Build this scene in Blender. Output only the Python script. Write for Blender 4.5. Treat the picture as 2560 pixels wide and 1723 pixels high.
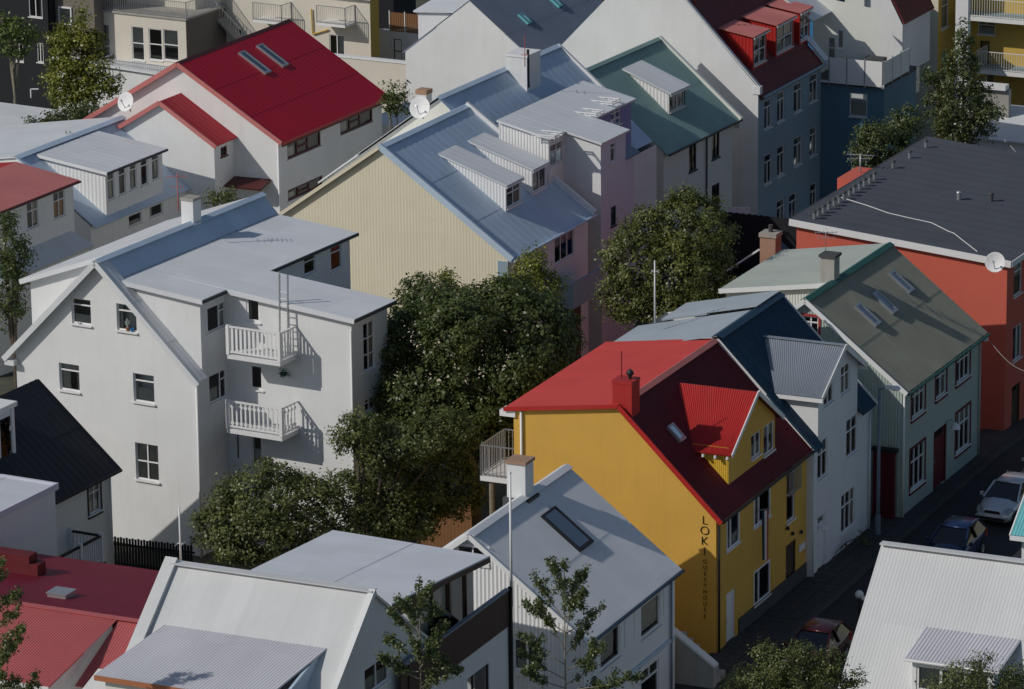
import bpy, math, random
import numpy as np
from mathutils import Matrix, Vector
from math import radians, sin, cos, pi, atan2, degrees
random.seed(7); WR = random.Random(5)
SC = bpy.context.scene
for o in list(bpy.data.objects): bpy.data.objects.remove(o, do_unlink=True)
COL = SC.collection
# ------------------------------------------------------------------ camera
FPX, CPITCH, CROLL, CH = 11000.0, radians(16), -0.012, 58.0     # focal length in photo pixels (2560 wide)
MC = np.array((Matrix.Rotation(pi/2-CPITCH, 3, 'X') @ Matrix.Rotation(CROLL, 3, 'Z')))
CP = np.array((0.0, 0.0, CH))
cam = bpy.data.objects.new('camera', bpy.data.cameras.new('camera')); COL.objects.link(cam)
cam.data.sensor_width = 36.0; cam.data.lens = 36.0*FPX/2560; cam.data.clip_start = 1.0; cam.data.clip_end = 6000
cam.matrix_world = Matrix.Translation((0, 0, CH)) @ Matrix(MC.tolist()).to_4x4()
SC.camera = cam
# ------------------------------------------------------------------ sky and sun
SUN_EL, SHADOW_AZ = radians(36), radians(21)        # shadows fall to the right, slightly away
W = bpy.data.worlds.new('World'); SC.world = W; W.use_nodes = True
nt = W.node_tree; nt.nodes.clear()
sky = nt.nodes.new('ShaderNodeTexSky'); sky.sky_type = 'NISHITA'; sky.sun_disc = False
sky.sun_elevation = SUN_EL; sky.air_density = 1.0; sky.dust_density = 0.8; sky.ozone_density = 1.0
sd = Vector((-cos(SHADOW_AZ)*cos(SUN_EL), -sin(SHADOW_AZ)*cos(SUN_EL), sin(SUN_EL)))   # towards the sun
sky.sun_rotation = atan2(sd.x, sd.y)
bg = nt.nodes.new('ShaderNodeBackground'); bg.inputs['Strength'].default_value = 0.122
wo = nt.nodes.new('ShaderNodeOutputWorld')
nt.links.new(sky.outputs[0], bg.inputs[0]); nt.links.new(bg.outputs[0], wo.inputs[0])
sl = bpy.data.lights.new('sun', 'SUN'); sl.energy = 4.8; sl.angle = radians(0.5); sl.color = (1.0, 0.955, 0.89)
so = bpy.data.objects.new('sun', sl); COL.objects.link(so); so.rotation_euler = sd.to_track_quat('Z', 'Y').to_euler()
so.location = (-60, 150, 80)
SC.view_settings.view_transform = 'Standard'; SC.view_settings.look = 'None'
SC.view_settings.gamma = 1.0; SC.view_settings.exposure = -1.05
try: SC.view_settings.use_curve_mapping = False
except Exception: pass
SC.render.engine = 'CYCLES'
# ------------------------------------------------------------------ photo pixel -> place
KQ = 860/2325
ORG = {0: (0, 0), 1: (0, 0), 2: (850, 0), 3: (1700, 0), 4: (0, 570), 5: (850, 570), 6: (1700, 570), 7: (0, 1143), 8: (850, 1143), 9: (1700, 1143)}
def q(n, x, y): return (ORG[n][0]+x*KQ, ORG[n][1]+y*KQ)
def ray(p):
    d = MC @ np.array([(p[0]-1280)/FPX, -(p[1]-861.5)/FPX, -1.0]); return d/np.linalg.norm(d)
def pt(p, z):                       # where the ray meets height z
    d = ray(p); return CP+d*((z-CH)/d[2])
def pty(p, y):                      # where the ray meets the upright plane at distance y
    d = ray(p); return CP+d*(y/d[1])
# ------------------------------------------------------------------ materials
MAT = {}
RAX = (0.12, 1.6, 0.12)            # streaks running down a roof slope (local u)
RAXV = (1.6, 0.12, 0.12)           # streaks running down a roof that slopes along local v
def lin(c): return tuple(c)+(1,)
def mat(name, col, rough=0.6, var=0.10, streak=0.12, dirt=(0.25, 0.22, 0.18), spec=0.3, metal=0.0, axis=(1.2, 1.2, 0.12), bump=0.0, bscale=30.0, scale=0.5, coat=0.0, sheet=0.035):
    m = bpy.data.materials.new(name); m.use_nodes = True; n = m.node_tree; L = n.links
    b = n.nodes['Principled BSDF']
    b.inputs['Roughness'].default_value = rough; b.inputs['Specular IOR Level'].default_value = spec; b.inputs['Metallic'].default_value = metal
    if coat: b.inputs['Coat Weight'].default_value = coat; b.inputs['Coat Roughness'].default_value = 0.08
    tc = n.nodes.new('ShaderNodeTexCoord')
    n1 = n.nodes.new('ShaderNodeTexNoise'); n1.inputs['Scale'].default_value = scale; n1.inputs['Detail'].default_value = 6; n1.inputs['Roughness'].default_value = 0.65
    L.new(tc.outputs['Object'], n1.inputs['Vector'])
    mr = n.nodes.new('ShaderNodeMapRange'); mr.inputs['From Min'].default_value = 0.3; mr.inputs['From Max'].default_value = 0.7
    mr.inputs['To Min'].default_value = 1-var; mr.inputs['To Max'].default_value = 1+var*0.6
    L.new(n1.outputs['Fac'], mr.inputs['Value'])
    mul = n.nodes.new('ShaderNodeVectorMath'); mul.operation = 'SCALE'; mul.inputs[0].default_value = col; L.new(mr.outputs[0], mul.inputs['Scale'])
    out = mul.outputs[0]
    if streak > 0:
        mp = n.nodes.new('ShaderNodeMapping'); mp.inputs['Scale'].default_value = axis; L.new(tc.outputs['Object'], mp.inputs['Vector'])
        n2 = n.nodes.new('ShaderNodeTexNoise'); n2.inputs['Scale'].default_value = 2.2; n2.inputs['Detail'].default_value = 8; n2.inputs['Roughness'].default_value = 0.7
        L.new(mp.outputs[0], n2.inputs['Vector'])
        r2 = n.nodes.new('ShaderNodeMapRange'); r2.inputs['From Min'].default_value = 0.5; r2.inputs['From Max'].default_value = 0.78
        r2.inputs['To Max'].default_value = streak; L.new(n2.outputs['Fac'], r2.inputs['Value'])
        mx = n.nodes.new('ShaderNodeMix'); mx.data_type = 'RGBA'; mx.inputs['B'].default_value = lin(dirt)
        L.new(r2.outputs[0], mx.inputs['Factor']); L.new(out, mx.inputs['A']); out = mx.outputs['Result']
    if axis in (RAX, RAXV):            # each metal sheet has its own tone
        vm = n.nodes.new('ShaderNodeVectorMath'); vm.operation = 'MULTIPLY'; vm.inputs[1].default_value = (0.42, 1.2, 0.0) if axis == RAX else (1.2, 0.42, 0.0); L.new(tc.outputs['Object'], vm.inputs[0])
        fl = n.nodes.new('ShaderNodeVectorMath'); fl.operation = 'FLOOR'; L.new(vm.outputs[0], fl.inputs[0])
        wn = n.nodes.new('ShaderNodeTexWhiteNoise'); L.new(fl.outputs[0], wn.inputs['Vector'])
        m3 = n.nodes.new('ShaderNodeMapRange'); m3.inputs['To Min'].default_value = 1-sheet; m3.inputs['To Max'].default_value = 1+sheet; L.new(wn.outputs['Value'], m3.inputs['Value'])
        v3 = n.nodes.new('ShaderNodeVectorMath'); v3.operation = 'SCALE'; L.new(out, v3.inputs[0]); L.new(m3.outputs[0], v3.inputs['Scale']); out = v3.outputs[0]
    L.new(out, b.inputs['Base Color'])
    if bump:
        n3 = n.nodes.new('ShaderNodeTexNoise'); n3.inputs['Scale'].default_value = bscale; n3.inputs['Detail'].default_value = 4
        L.new(tc.outputs['Object'], n3.inputs['Vector'])
        bp = n.nodes.new('ShaderNodeBump'); bp.inputs['Strength'].default_value = bump; bp.inputs['Distance'].default_value = 0.03
        L.new(n3.outputs['Fac'], bp.inputs['Height']); L.new(bp.outputs[0], b.inputs['Normal'])
    MAT[name] = m; return m
mat('white_wall', (0.755, 0.76, 0.755), 0.75, 0.06, 0.28, (0.56, 0.54, 0.49), bump=0.25, bscale=40)
mat('white_paint', (0.80, 0.80, 0.79), 0.5, 0.04, 0.06)
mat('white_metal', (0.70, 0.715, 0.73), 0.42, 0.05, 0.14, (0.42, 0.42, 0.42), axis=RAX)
mat('white_metal_v', (0.63, 0.635, 0.63), 0.42, 0.05, 0.18, (0.40, 0.39, 0.37), axis=RAXV)
mat('grey_metal', (0.52, 0.55, 0.60), 0.42, 0.06, 0.15, (0.30, 0.31, 0.33), axis=RAX)
mat('grey_metal_v', (0.58, 0.58, 0.62), 0.42, 0.06, 0.15, (0.33, 0.33, 0.34), axis=RAXV)
mat('silver_metal', (0.30, 0.335, 0.38), 0.36, 0.08, 0.18, (0.26, 0.28, 0.30), metal=0.25, axis=RAXV)
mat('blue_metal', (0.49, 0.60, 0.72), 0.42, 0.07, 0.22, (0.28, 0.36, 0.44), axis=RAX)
mat('slate_metal', (0.20, 0.235, 0.30), 0.45, 0.10, 0.25, (0.12, 0.14, 0.18), axis=RAX)
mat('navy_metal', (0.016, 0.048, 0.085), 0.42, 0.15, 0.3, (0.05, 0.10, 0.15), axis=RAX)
mat('sunlit_red_metal', (0.47, 0.058, 0.052), 0.5, 0.06, 0.25, (0.47, 0.09, 0.08), axis=RAX)  # paler copy of the red, with the left slope's sunlight in its colour
mat('red_metal', (0.44, 0.024, 0.02), 0.5, 0.08, 0.22, (0.52, 0.15, 0.13), axis=RAX)
mat('red_metal_v', (0.44, 0.030, 0.028), 0.5, 0.08, 0.15, (0.52, 0.12, 0.10), axis=RAXV)
mat('shaded_red_metal', (0.115, 0.006, 0.011), 0.5, 0.15, 0.4, (0.26, 0.012, 0.014), axis=RAX)  # darker copy of the red, with the right slopes' shade in its colour
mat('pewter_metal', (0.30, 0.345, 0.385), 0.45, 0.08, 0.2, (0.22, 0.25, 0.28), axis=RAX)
mat('crimson_metal', (0.42, 0.003, 0.020), 0.45, 0.06, 0.15, (0.32, 0.012, 0.025), axis=RAX)
mat('faded_red', (0.52, 0.175, 0.16), 0.6, 0.12, 0.35, (0.62, 0.28, 0.27), axis=RAX)
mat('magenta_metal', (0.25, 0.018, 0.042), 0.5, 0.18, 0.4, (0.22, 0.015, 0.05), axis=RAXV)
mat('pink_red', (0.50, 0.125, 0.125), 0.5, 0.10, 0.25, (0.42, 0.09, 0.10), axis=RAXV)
mat('maroon_metal', (0.135, 0.018, 0.022), 0.5, 0.2, 0.3, (0.22, 0.07, 0.07), axis=RAX)
mat('green_metal', (0.29, 0.285, 0.225), 0.5, 0.12, 0.3, (0.13, 0.15, 0.12), axis=RAX)
mat('pale_green_metal', (0.45, 0.49, 0.43), 0.5, 0.06, 0.2, (0.38, 0.40, 0.33), axis=RAX)
mat('dark_green', (0.025, 0.115, 0.095), 0.5, 0.1, 0.2, (0.03, 0.08, 0.07), axis=RAX)
mat('teal_metal', (0.24, 0.375, 0.345), 0.5, 0.12, 0.45, (0.26, 0.42, 0.38), axis=RAX)
mat('turquoise_metal', (0.16, 0.50, 0.52), 0.5, 0.1, 0.15, axis=RAX)
mat('black_roof', (0.016, 0.019, 0.027), 0.62, 0.2, 0.35, (0.05, 0.055, 0.06), axis=RAX)
mat('felt_roof', (0.085, 0.092, 0.11), 0.85, 0.12, 0.2, (0.05, 0.055, 0.065), axis=(0.3, 2.5, 0.3), bump=0.3, bscale=60)
mat('cream_wall', (0.74, 0.675, 0.51), 0.6, 0.05, 0.10, (0.45, 0.38, 0.25))
mat('pale_wall', (0.75, 0.75, 0.69), 0.7, 0.05, 0.12, (0.45, 0.42, 0.36), bump=0.2, bscale=40)
mat('yellow_wall', (0.68, 0.40, 0.078), 0.65, 0.08, 0.32, (0.52, 0.30, 0.06), bump=0.35, bscale=14)
mat('yellow_metal', (0.72, 0.45, 0.05), 0.5, 0.05, 0.10, (0.45, 0.28, 0.04))
mat('red_wall', (0.60, 0.13, 0.085), 0.7, 0.05, 0.14, (0.38, 0.08, 0.06), bump=0.2)
mat('green_wall', (0.43, 0.505, 0.45), 0.6, 0.06, 0.12, (0.22, 0.27, 0.23))
mat('sage_white', (0.72, 0.72, 0.66), 0.6, 0.05, 0.12, (0.45, 0.45, 0.38))
mat('bluegrey_wall', (0.28, 0.37, 0.44), 0.7, 0.06, 0.14, (0.16, 0.22, 0.25), bump=0.2)
mat('tealblue_wall', (0.11, 0.21, 0.28), 0.7, 0.07, 0.14, (0.05, 0.11, 0.14), bump=0.2)
mat('blue_wall', (0.035, 0.20, 0.42), 0.6, 0.05, 0.1, (0.03, 0.12, 0.25))
mat('blue_roof', (0.02, 0.10, 0.36), 0.5, 0.1, 0.1, axis=RAX)
mat('lilac_wall', (0.60, 0.60, 0.70), 0.7, 0.05, 0.10, (0.4, 0.37, 0.45), bump=0.2)
mat('violet_wall', (0.26, 0.25, 0.48), 0.7, 0.05, 0.10, (0.2, 0.2, 0.35))
mat('iceblue_wall', (0.73, 0.755, 0.77), 0.7, 0.05, 0.10, (0.4, 0.45, 0.5), bump=0.2)
mat('beige_wall', (0.68, 0.63, 0.54), 0.8, 0.06, 0.14, (0.35, 0.31, 0.25), bump=0.3)
mat('taupe_wall', (0.20, 0.175, 0.15), 0.8, 0.06, 0.14, (0.13, 0.11, 0.09))
mat('charcoal_wall', (0.018, 0.020, 0.024), 0.8, 0.1, 0.1, (0.04, 0.04, 0.04))
mat('ochre_wall', (0.62, 0.42, 0.10), 0.75, 0.06, 0.14, (0.4, 0.27, 0.08), bump=0.2)
mat('brown_wood', (0.075, 0.045, 0.032), 0.6, 0.2, 0.3, (0.03, 0.02, 0.015), axis=(6, 6, 0.3), scale=3)
mat('rust_wood', (0.26, 0.13, 0.06), 0.7, 0.2, 0.3, (0.12, 0.06, 0.03), axis=(6, 6, 0.3), scale=3)
mat('red_trim', (0.42, 0.05, 0.045), 0.5, 0.05, 0.05)
mat('maroon_trim', (0.13, 0.014, 0.022), 0.5, 0.08, 0.1)
mat('dark_trim', (0.020, 0.022, 0.026), 0.5, 0.08, 0.05)
mat('brown_trim', (0.085, 0.022, 0.020), 0.5, 0.08, 0.05)
mat('terracotta', (0.45, 0.17, 0.08), 0.8, 0.1, 0.2)
mat('concrete', (0.40, 0.38, 0.34), 0.85, 0.15, 0.4, (0.16, 0.15, 0.13), bump=0.5)
mat('brick', (0.42, 0.26, 0.18), 0.9, 0.2, 0.3, bump=0.4)
mat('steel', (0.45, 0.46, 0.48), 0.35, 0.1, 0.1, metal=0.6)
mat('plinth', (0.075, 0.078, 0.080), 0.85, 0.15, 0.3, (0.04, 0.04, 0.04), bump=0.4)
mat('rubber', (0.012, 0.012, 0.013), 0.8, 0.1, 0)
mat('curtain', (0.74, 0.71, 0.64), 0.9, 0.12, 0.3, (0.5, 0.48, 0.42), axis=(9, 9, 0.1), scale=4)
mat('orange_curtain', (0.72, 0.36, 0.05), 0.9, 0.1, 0.1)
mat('black_paint', (0.012, 0.012, 0.013), 0.5, 0.1, 0)
mat('bark', (0.10, 0.08, 0.06), 0.9, 0.3, 0.4, (0.20, 0.19, 0.17), axis=(4, 4, 0.5), scale=4, bump=0.6)
mat('pale_bark', (0.26, 0.23, 0.17), 0.85, 0.3, 0.4, (0.12, 0.10, 0.07), axis=(3, 3, 3), scale=4)
def glass(name, tint, refl):
    m = bpy.data.materials.new(name); m.use_nodes = True; n = m.node_tree; L = n.links; n.nodes.clear()
    o = n.nodes.new('ShaderNodeOutputMaterial'); t = n.nodes.new('ShaderNodeBsdfTransparent'); t.inputs[0].default_value = lin(tint)
    g = n.nodes.new('ShaderNodeBsdfGlossy'); g.inputs['Roughness'].default_value = 0.03
    tc = n.nodes.new('ShaderNodeTexCoord'); no = n.nodes.new('ShaderNodeTexNoise'); no.inputs['Scale'].default_value = 1.3
    bp = n.nodes.new('ShaderNodeBump'); bp.inputs['Strength'].default_value = 0.05; bp.inputs['Distance'].default_value = 0.2
    L.new(tc.outputs['Object'], no.inputs['Vector']); L.new(no.outputs['Fac'], bp.inputs['Height']); L.new(bp.outputs[0], g.inputs['Normal'])
    f = n.nodes.new('ShaderNodeFresnel'); f.inputs['IOR'].default_value = refl
    x = n.nodes.new('ShaderNodeMixShader'); L.new(f.outputs[0], x.inputs[0]); L.new(t.outputs[0], x.inputs[1]); L.new(g.outputs[0], x.inputs[2])
    L.new(x.outputs[0], o.inputs[0]); MAT[name] = m
glass('glass', (0.80, 0.84, 0.86), 1.6)
glass('skylight_glass', (0.12, 0.16, 0.20), 6.0)
# ------------------------------------------------------------------ mesh collector
class MB:
    def __init__(s): s.v = []; s.f = []
    def add(s, vs, fs):
        n = len(s.v); s.v.extend([tuple(float(c) for c in v) for v in vs]); s.f.extend([tuple(i+n for i in f) for f in fs]); return s
    def poly(s, *p): return s.add(p, [tuple(range(len(p)))])
    def box(s, x0, x1, y0, y1, z0, z1):
        x0, x1 = min(x0, x1), max(x0, x1); y0, y1 = min(y0, y1), max(y0, y1); z0, z1 = min(z0, z1), max(z0, z1)
        return s.add([(x0, y0, z0), (x1, y0, z0), (x1, y1, z0), (x0, y1, z0), (x0, y0, z1), (x1, y0, z1), (x1, y1, z1), (x0, y1, z1)],
                     [(3, 2, 1, 0), (4, 5, 6, 7), (0, 1, 5, 4), (1, 2, 6, 5), (2, 3, 7, 6), (3, 0, 4, 7)])
    def prism(s, pts, vec):
        n = len(pts); a = [Vector(p) for p in pts]; v = Vector(vec)
        return s.add(list(a)+[p+v for p in a], [tuple(reversed(range(n))), tuple(range(n, 2*n))]+[(i, (i+1) % n, n+(i+1) % n, n+i) for i in range(n)])
    def beam(s, p, r, w, h, up=(0, 0, 1)):       # box from p to r, w wide, h high (centred)
        p, r = Vector(p), Vector(r); d = (r-p).normalized(); x = d.cross(Vector(up))
        if x.length < 1e-4: x = d.cross(Vector((1, 0, 0)))
        x.normalize(); y = x.cross(d); x *= w/2; y *= h/2
        return s.prism([p-x-y, p+x-y, p+x+y, p-x+y], r-p)
    def tube(s, p, r, r0, r1=None, n=8, cap=True):
        r1 = r0 if r1 is None else r1; p, r = Vector(p), Vector(r); d = (r-p).normalized()
        x = d.cross(Vector((0, 0, 1)));
        if x.length < 1e-3: x = Vector((1, 0, 0))
        x.normalize(); y = x.cross(d)
        vs = [p+(x*cos(2*pi*i/n)+y*sin(2*pi*i/n))*r0 for i in range(n)]+[r+(x*cos(2*pi*i/n)+y*sin(2*pi*i/n))*r1 for i in range(n)]
        fs = [(i, (i+1) % n, n+(i+1) % n, n+i) for i in range(n)]
        if cap: fs += [tuple(reversed(range(n))), tuple(range(n, 2*n))]
        return s.add(vs, fs)
    def path(s, pts, r, n=6):
        for a, b in zip(pts[:-1], pts[1:]): s.tube(a, b, r, n=n)
        return s
    def lathe(s, c, prof, n=12, ax=(0, 0, 1)):     # prof: list of (radius, along axis)
        c = Vector(c); z = Vector(ax).normalized(); x = z.orthogonal().normalized(); y = z.cross(x); k = len(prof)
        vs = [c+(x*cos(2*pi*i/n)+y*sin(2*pi*i/n))*r+z*h for r, h in prof for i in range(n)]
        return s.add(vs, [(j*n+i, j*n+(i+1) % n, (j+1)*n+(i+1) % n, (j+1)*n+i) for j in range(k-1) for i in range(n)])
    def sheet(s, A, B, C, D, p=0.11, amp=0.011, th=0.05):    # A->B across the waves, A->D down the slope
        A, B, C, D = [Vector(x) for x in (A, B, C, D)]
        w = max((B-A).length, (C-D).length); nn = (B-A).cross(D-A)
        if nn.length < 1e-6: nn = (C-D).cross(D-A)
        nn.normalize()
        if nn.z < 0: nn = -nn
        k = max(2, int(w/p*5)) if amp > 0 else 1
        vs = []
        for i in range(k+1):
            t = i/k; o = nn*(amp*sin(2*pi*t*w/p)) if amp > 0 else nn*0
            vs += [A.lerp(B, t)+o, D.lerp(C, t)+o]
        fs = [(2*i, 2*i+1, 2*i+3, 2*i+2) for i in range(k)]
        n0 = len(vs); vs += [A-nn*th, B-nn*th, C-nn*th, D-nn*th]; e = 2*k
        fs += [(n0, n0+1, n0+2, n0+3), (0, 1, n0+3, n0), (e, e+1, n0+2, n0+1)]
        if amp > 0:
            fs += [tuple([n0, n0+1]+[2*i for i in range(k, -1, -1)]), tuple([n0+3, n0+2]+[2*i+1 for i in range(k, -1, -1)])]
        else: fs += [(0, 2, n0+1, n0), (1, 3, n0+2, n0+3)]
        return s.add(vs, fs)
    def mesh(s, name, m):
        me = bpy.data.meshes.new(name); me.from_pydata(s.v, [], s.f); me.materials.append(MAT[m] if isinstance(m, str) else m); return me
    def build(s, name, m, parent=None, smooth=False, recalc=True):
        me = s.mesh(name, m)
        if recalc:
            import bmesh
            bm = bmesh.new(); bm.from_mesh(me); bmesh.ops.recalc_face_normals(bm, faces=bm.faces); bm.to_mesh(me); bm.free()
        if smooth: me.polygons.foreach_set('use_smooth', [True]*len(me.polygons))
        o = bpy.data.objects.new(name, me); COL.objects.link(o)
        if parent is not None: o.parent = parent
        return o
def tag(o, label=None, cat=None, group=None, kind=None):
    if label: o['label'] = label
    if cat: o['category'] = cat
    if group: o['group'] = group
    if kind: o['kind'] = kind
    return o
def empty(name, loc, rz=0, label=None, cat=None, group=None):
    o = bpy.data.objects.new(name, None); COL.objects.link(o); o.location = loc; o.rotation_euler = (0, 0, rz); o.empty_display_size = 0.3
    return tag(o, label, cat, group)
def copy_tree(o, parent=None):
    c = o.copy(); COL.objects.link(c); c.parent = parent
    for ch in [x for x in bpy.data.objects if x.parent == o]: copy_tree(ch, c)
    return c
# ------------------------------------------------------------------ house frame: u to the right along the lit gable, v away along the shaded facade
class House:
    def __init__(s, name, label, corner, z=0.0, to=None, ang=None, cat='house', group=None):
        P = pt(corner, z)
        if ang is None:
            Q = pt(to, z); ang = atan2(Q[1]-P[1], Q[0]-P[0])
        else: ang = radians(ang)
        s.a = np.array([cos(ang), sin(ang)]); s.b = np.array([s.a[1], -s.a[0]]); s.o = P[:2].copy(); s.ang = ang
        s.root = empty(name, (P[0], P[1], 0), ang-pi/2, label, cat, group)
    def l(s, P): w = P[:2]-s.o; return (float(w@s.b), float(w@s.a), float(P[2]))
    def hit(s, px, n, off):
        d = ray(px); return CP+d*((off-(CP[:2]-s.o)@n)/(d[:2]@n))
    def g(s, px, v=0.0): return s.l(s.hit(px, s.a, v))
    def f(s, px, u=0.0): return s.l(s.hit(px, s.b, u))
    def h(s, px, z): return s.l(pt(px, z))
    def on(s, px, sl):           # photo pixel on the slope (ur,zr)->(ue,ze) running along v
        ur, zr, ue, ze = sl; m_ = (ze-zr)/(ue-ur); d = ray(px); k = d[2]-m_*(d[:2]@s.b)
        t = (zr+m_*((CP[:2]-s.o)@s.b-ur)-CP[2])/k; return s.l(CP+d*t)
    def onv(s, px, sl):          # the same for a slope (vr,zr)->(ve,ze) running along u
        vr, zr, ve, ze = sl; m_ = (ze-zr)/(ve-vr); d = ray(px); k = d[2]-m_*(d[:2]@s.a)
        t = (zr+m_*((CP[:2]-s.o)@s.a-vr)-CP[2])/k; return s.l(CP+d*t)
    def w(s, u, v, z=0.0): P = s.o+s.b*u+s.a*v; return (float(P[0]), float(P[1]), z)
    def put(s, mb, name, m, parent=None, smooth=False): return mb.build(name, m, parent or s.root, smooth)
    def face(s, kind, off): return Face(s, kind, off)
    # --- roof pieces
    def slope(s, ur, zr, ue, ze, v0, v1, m, p=0.11, amp=0.011, th=0.07, name='roof_slope'):
        return s.quad((ur, v0, zr), (ur, v1, zr), (ue, v1, ze), (ue, v0, ze), m, p, amp, th, name)
    def quad(s, A, B, C, D, m, p=0.11, amp=0.011, th=0.07, name='roof_slope'):
        A, B, C, D = [Vector(x) for x in (A, B, C, D)]; ln = ((D-A).length+(C-B).length)/2; k = max(1, round(ln/2.6)) if amp > .0035 else 1
        nn = (B-A).cross(D-A).normalized(); nn = nn if nn.z > 0 else -nn; mb = MB()
        for i in range(k):                 # courses of sheets, each lapping over the one below
            t0, t1 = i/k, min(1, (i+1)/k+(.12/ln if i < k-1 else 0)); of = nn*(.011*(k-1-i)); mb.sheet(A.lerp(D, t0)+of, B.lerp(C, t0)+of, B.lerp(C, t1)+of, A.lerp(D, t1)+of, p, amp, th if i == k-1 else .012)
        return s.put(mb, name, m)
    def ridge(s, u, z, v0, v1, m, w=0.17, drop=0.10):
        mb = MB()
        mb.prism([(u-w, v0, z-drop+0.03), (u, v0, z+0.045), (u+w, v0, z-drop+0.03), (u+w, v0, z-drop+0.01), (u, v0, z+0.02), (u-w, v0, z-drop+0.01)], (0, v1-v0, 0))
        return s.put(mb, 'ridge_cap', m)
    def board(s, p, r, m, w=0.05, h=0.2, name='verge_board'): return s.put(MB().beam(p, r, w, h), name, m)
    def gutter(s, p, r, m, rad=0.06): return s.put(MB().tube(p, r, rad, n=8), 'gutter', m)
    def pipe(s, u, v, z0, z1, m, rad=0.045, out=(0.08, 0)):
        return s.put(MB().tube((u+out[0], v+out[1], z0), (u+out[0], v+out[1], z1), rad, n=8), 'drainpipe', m, smooth=True)
STY = {'o': [(0, 1, 0, 1)], 'v': [(0, .5, 0, 1), (.5, 1, 0, 1)], 'v3': [(0, .333, 0, 1), (.333, .667, 0, 1), (.667, 1, 0, 1)],
       't': [(0, 1, .74, 1), (0, 1, 0, .74)], 'T': [(0, 1, .74, 1), (0, .5, 0, .74), (.5, 1, 0, .74)],
       'x': [(0, .5, .66, 1), (.5, 1, .66, 1), (0, .5, 0, .66), (.5, 1, 0, .66)], 'xm': [(0, .5, .5, 1), (.5, 1, .5, 1), (0, .5, 0, .5), (.5, 1, 0, .5)],
       'x3': [(i/3, (i+1)/3, a, b) for i in range(3) for a, b in ((0, .66), (.66, 1))],
       'x23': [(i/2, (i+1)/2, a, b) for i in range(2) for a, b in ((0, .33), (.33, .67), (.67, 1))],
       'r': [(0, .66, 0, 1), (.66, 1, .68, 1), (.66, 1, 0, .68)], 'rl': [(0, .3, 0, 1), (.3, 1, 0, 1)],
       's3': [(0, .3, 0, 1), (.3, .62, .45, 1), (.3, .62, 0, .45), (.62, 1, 0, 1)], 'tx': [(0, .5, .72, 1), (.5, 1, .72, 1), (0, 1, 0, .72)],
       'door': [(0.14, .86, .45, .94)], 'h2': [(0, 1, .5, 1), (0, 1, 0, .5)], 'big': [(0, .5, .33, 1), (.5, 1, .33, 1), (0, .5, 0, .33), (.5, 1, 0, .33)]}
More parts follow.
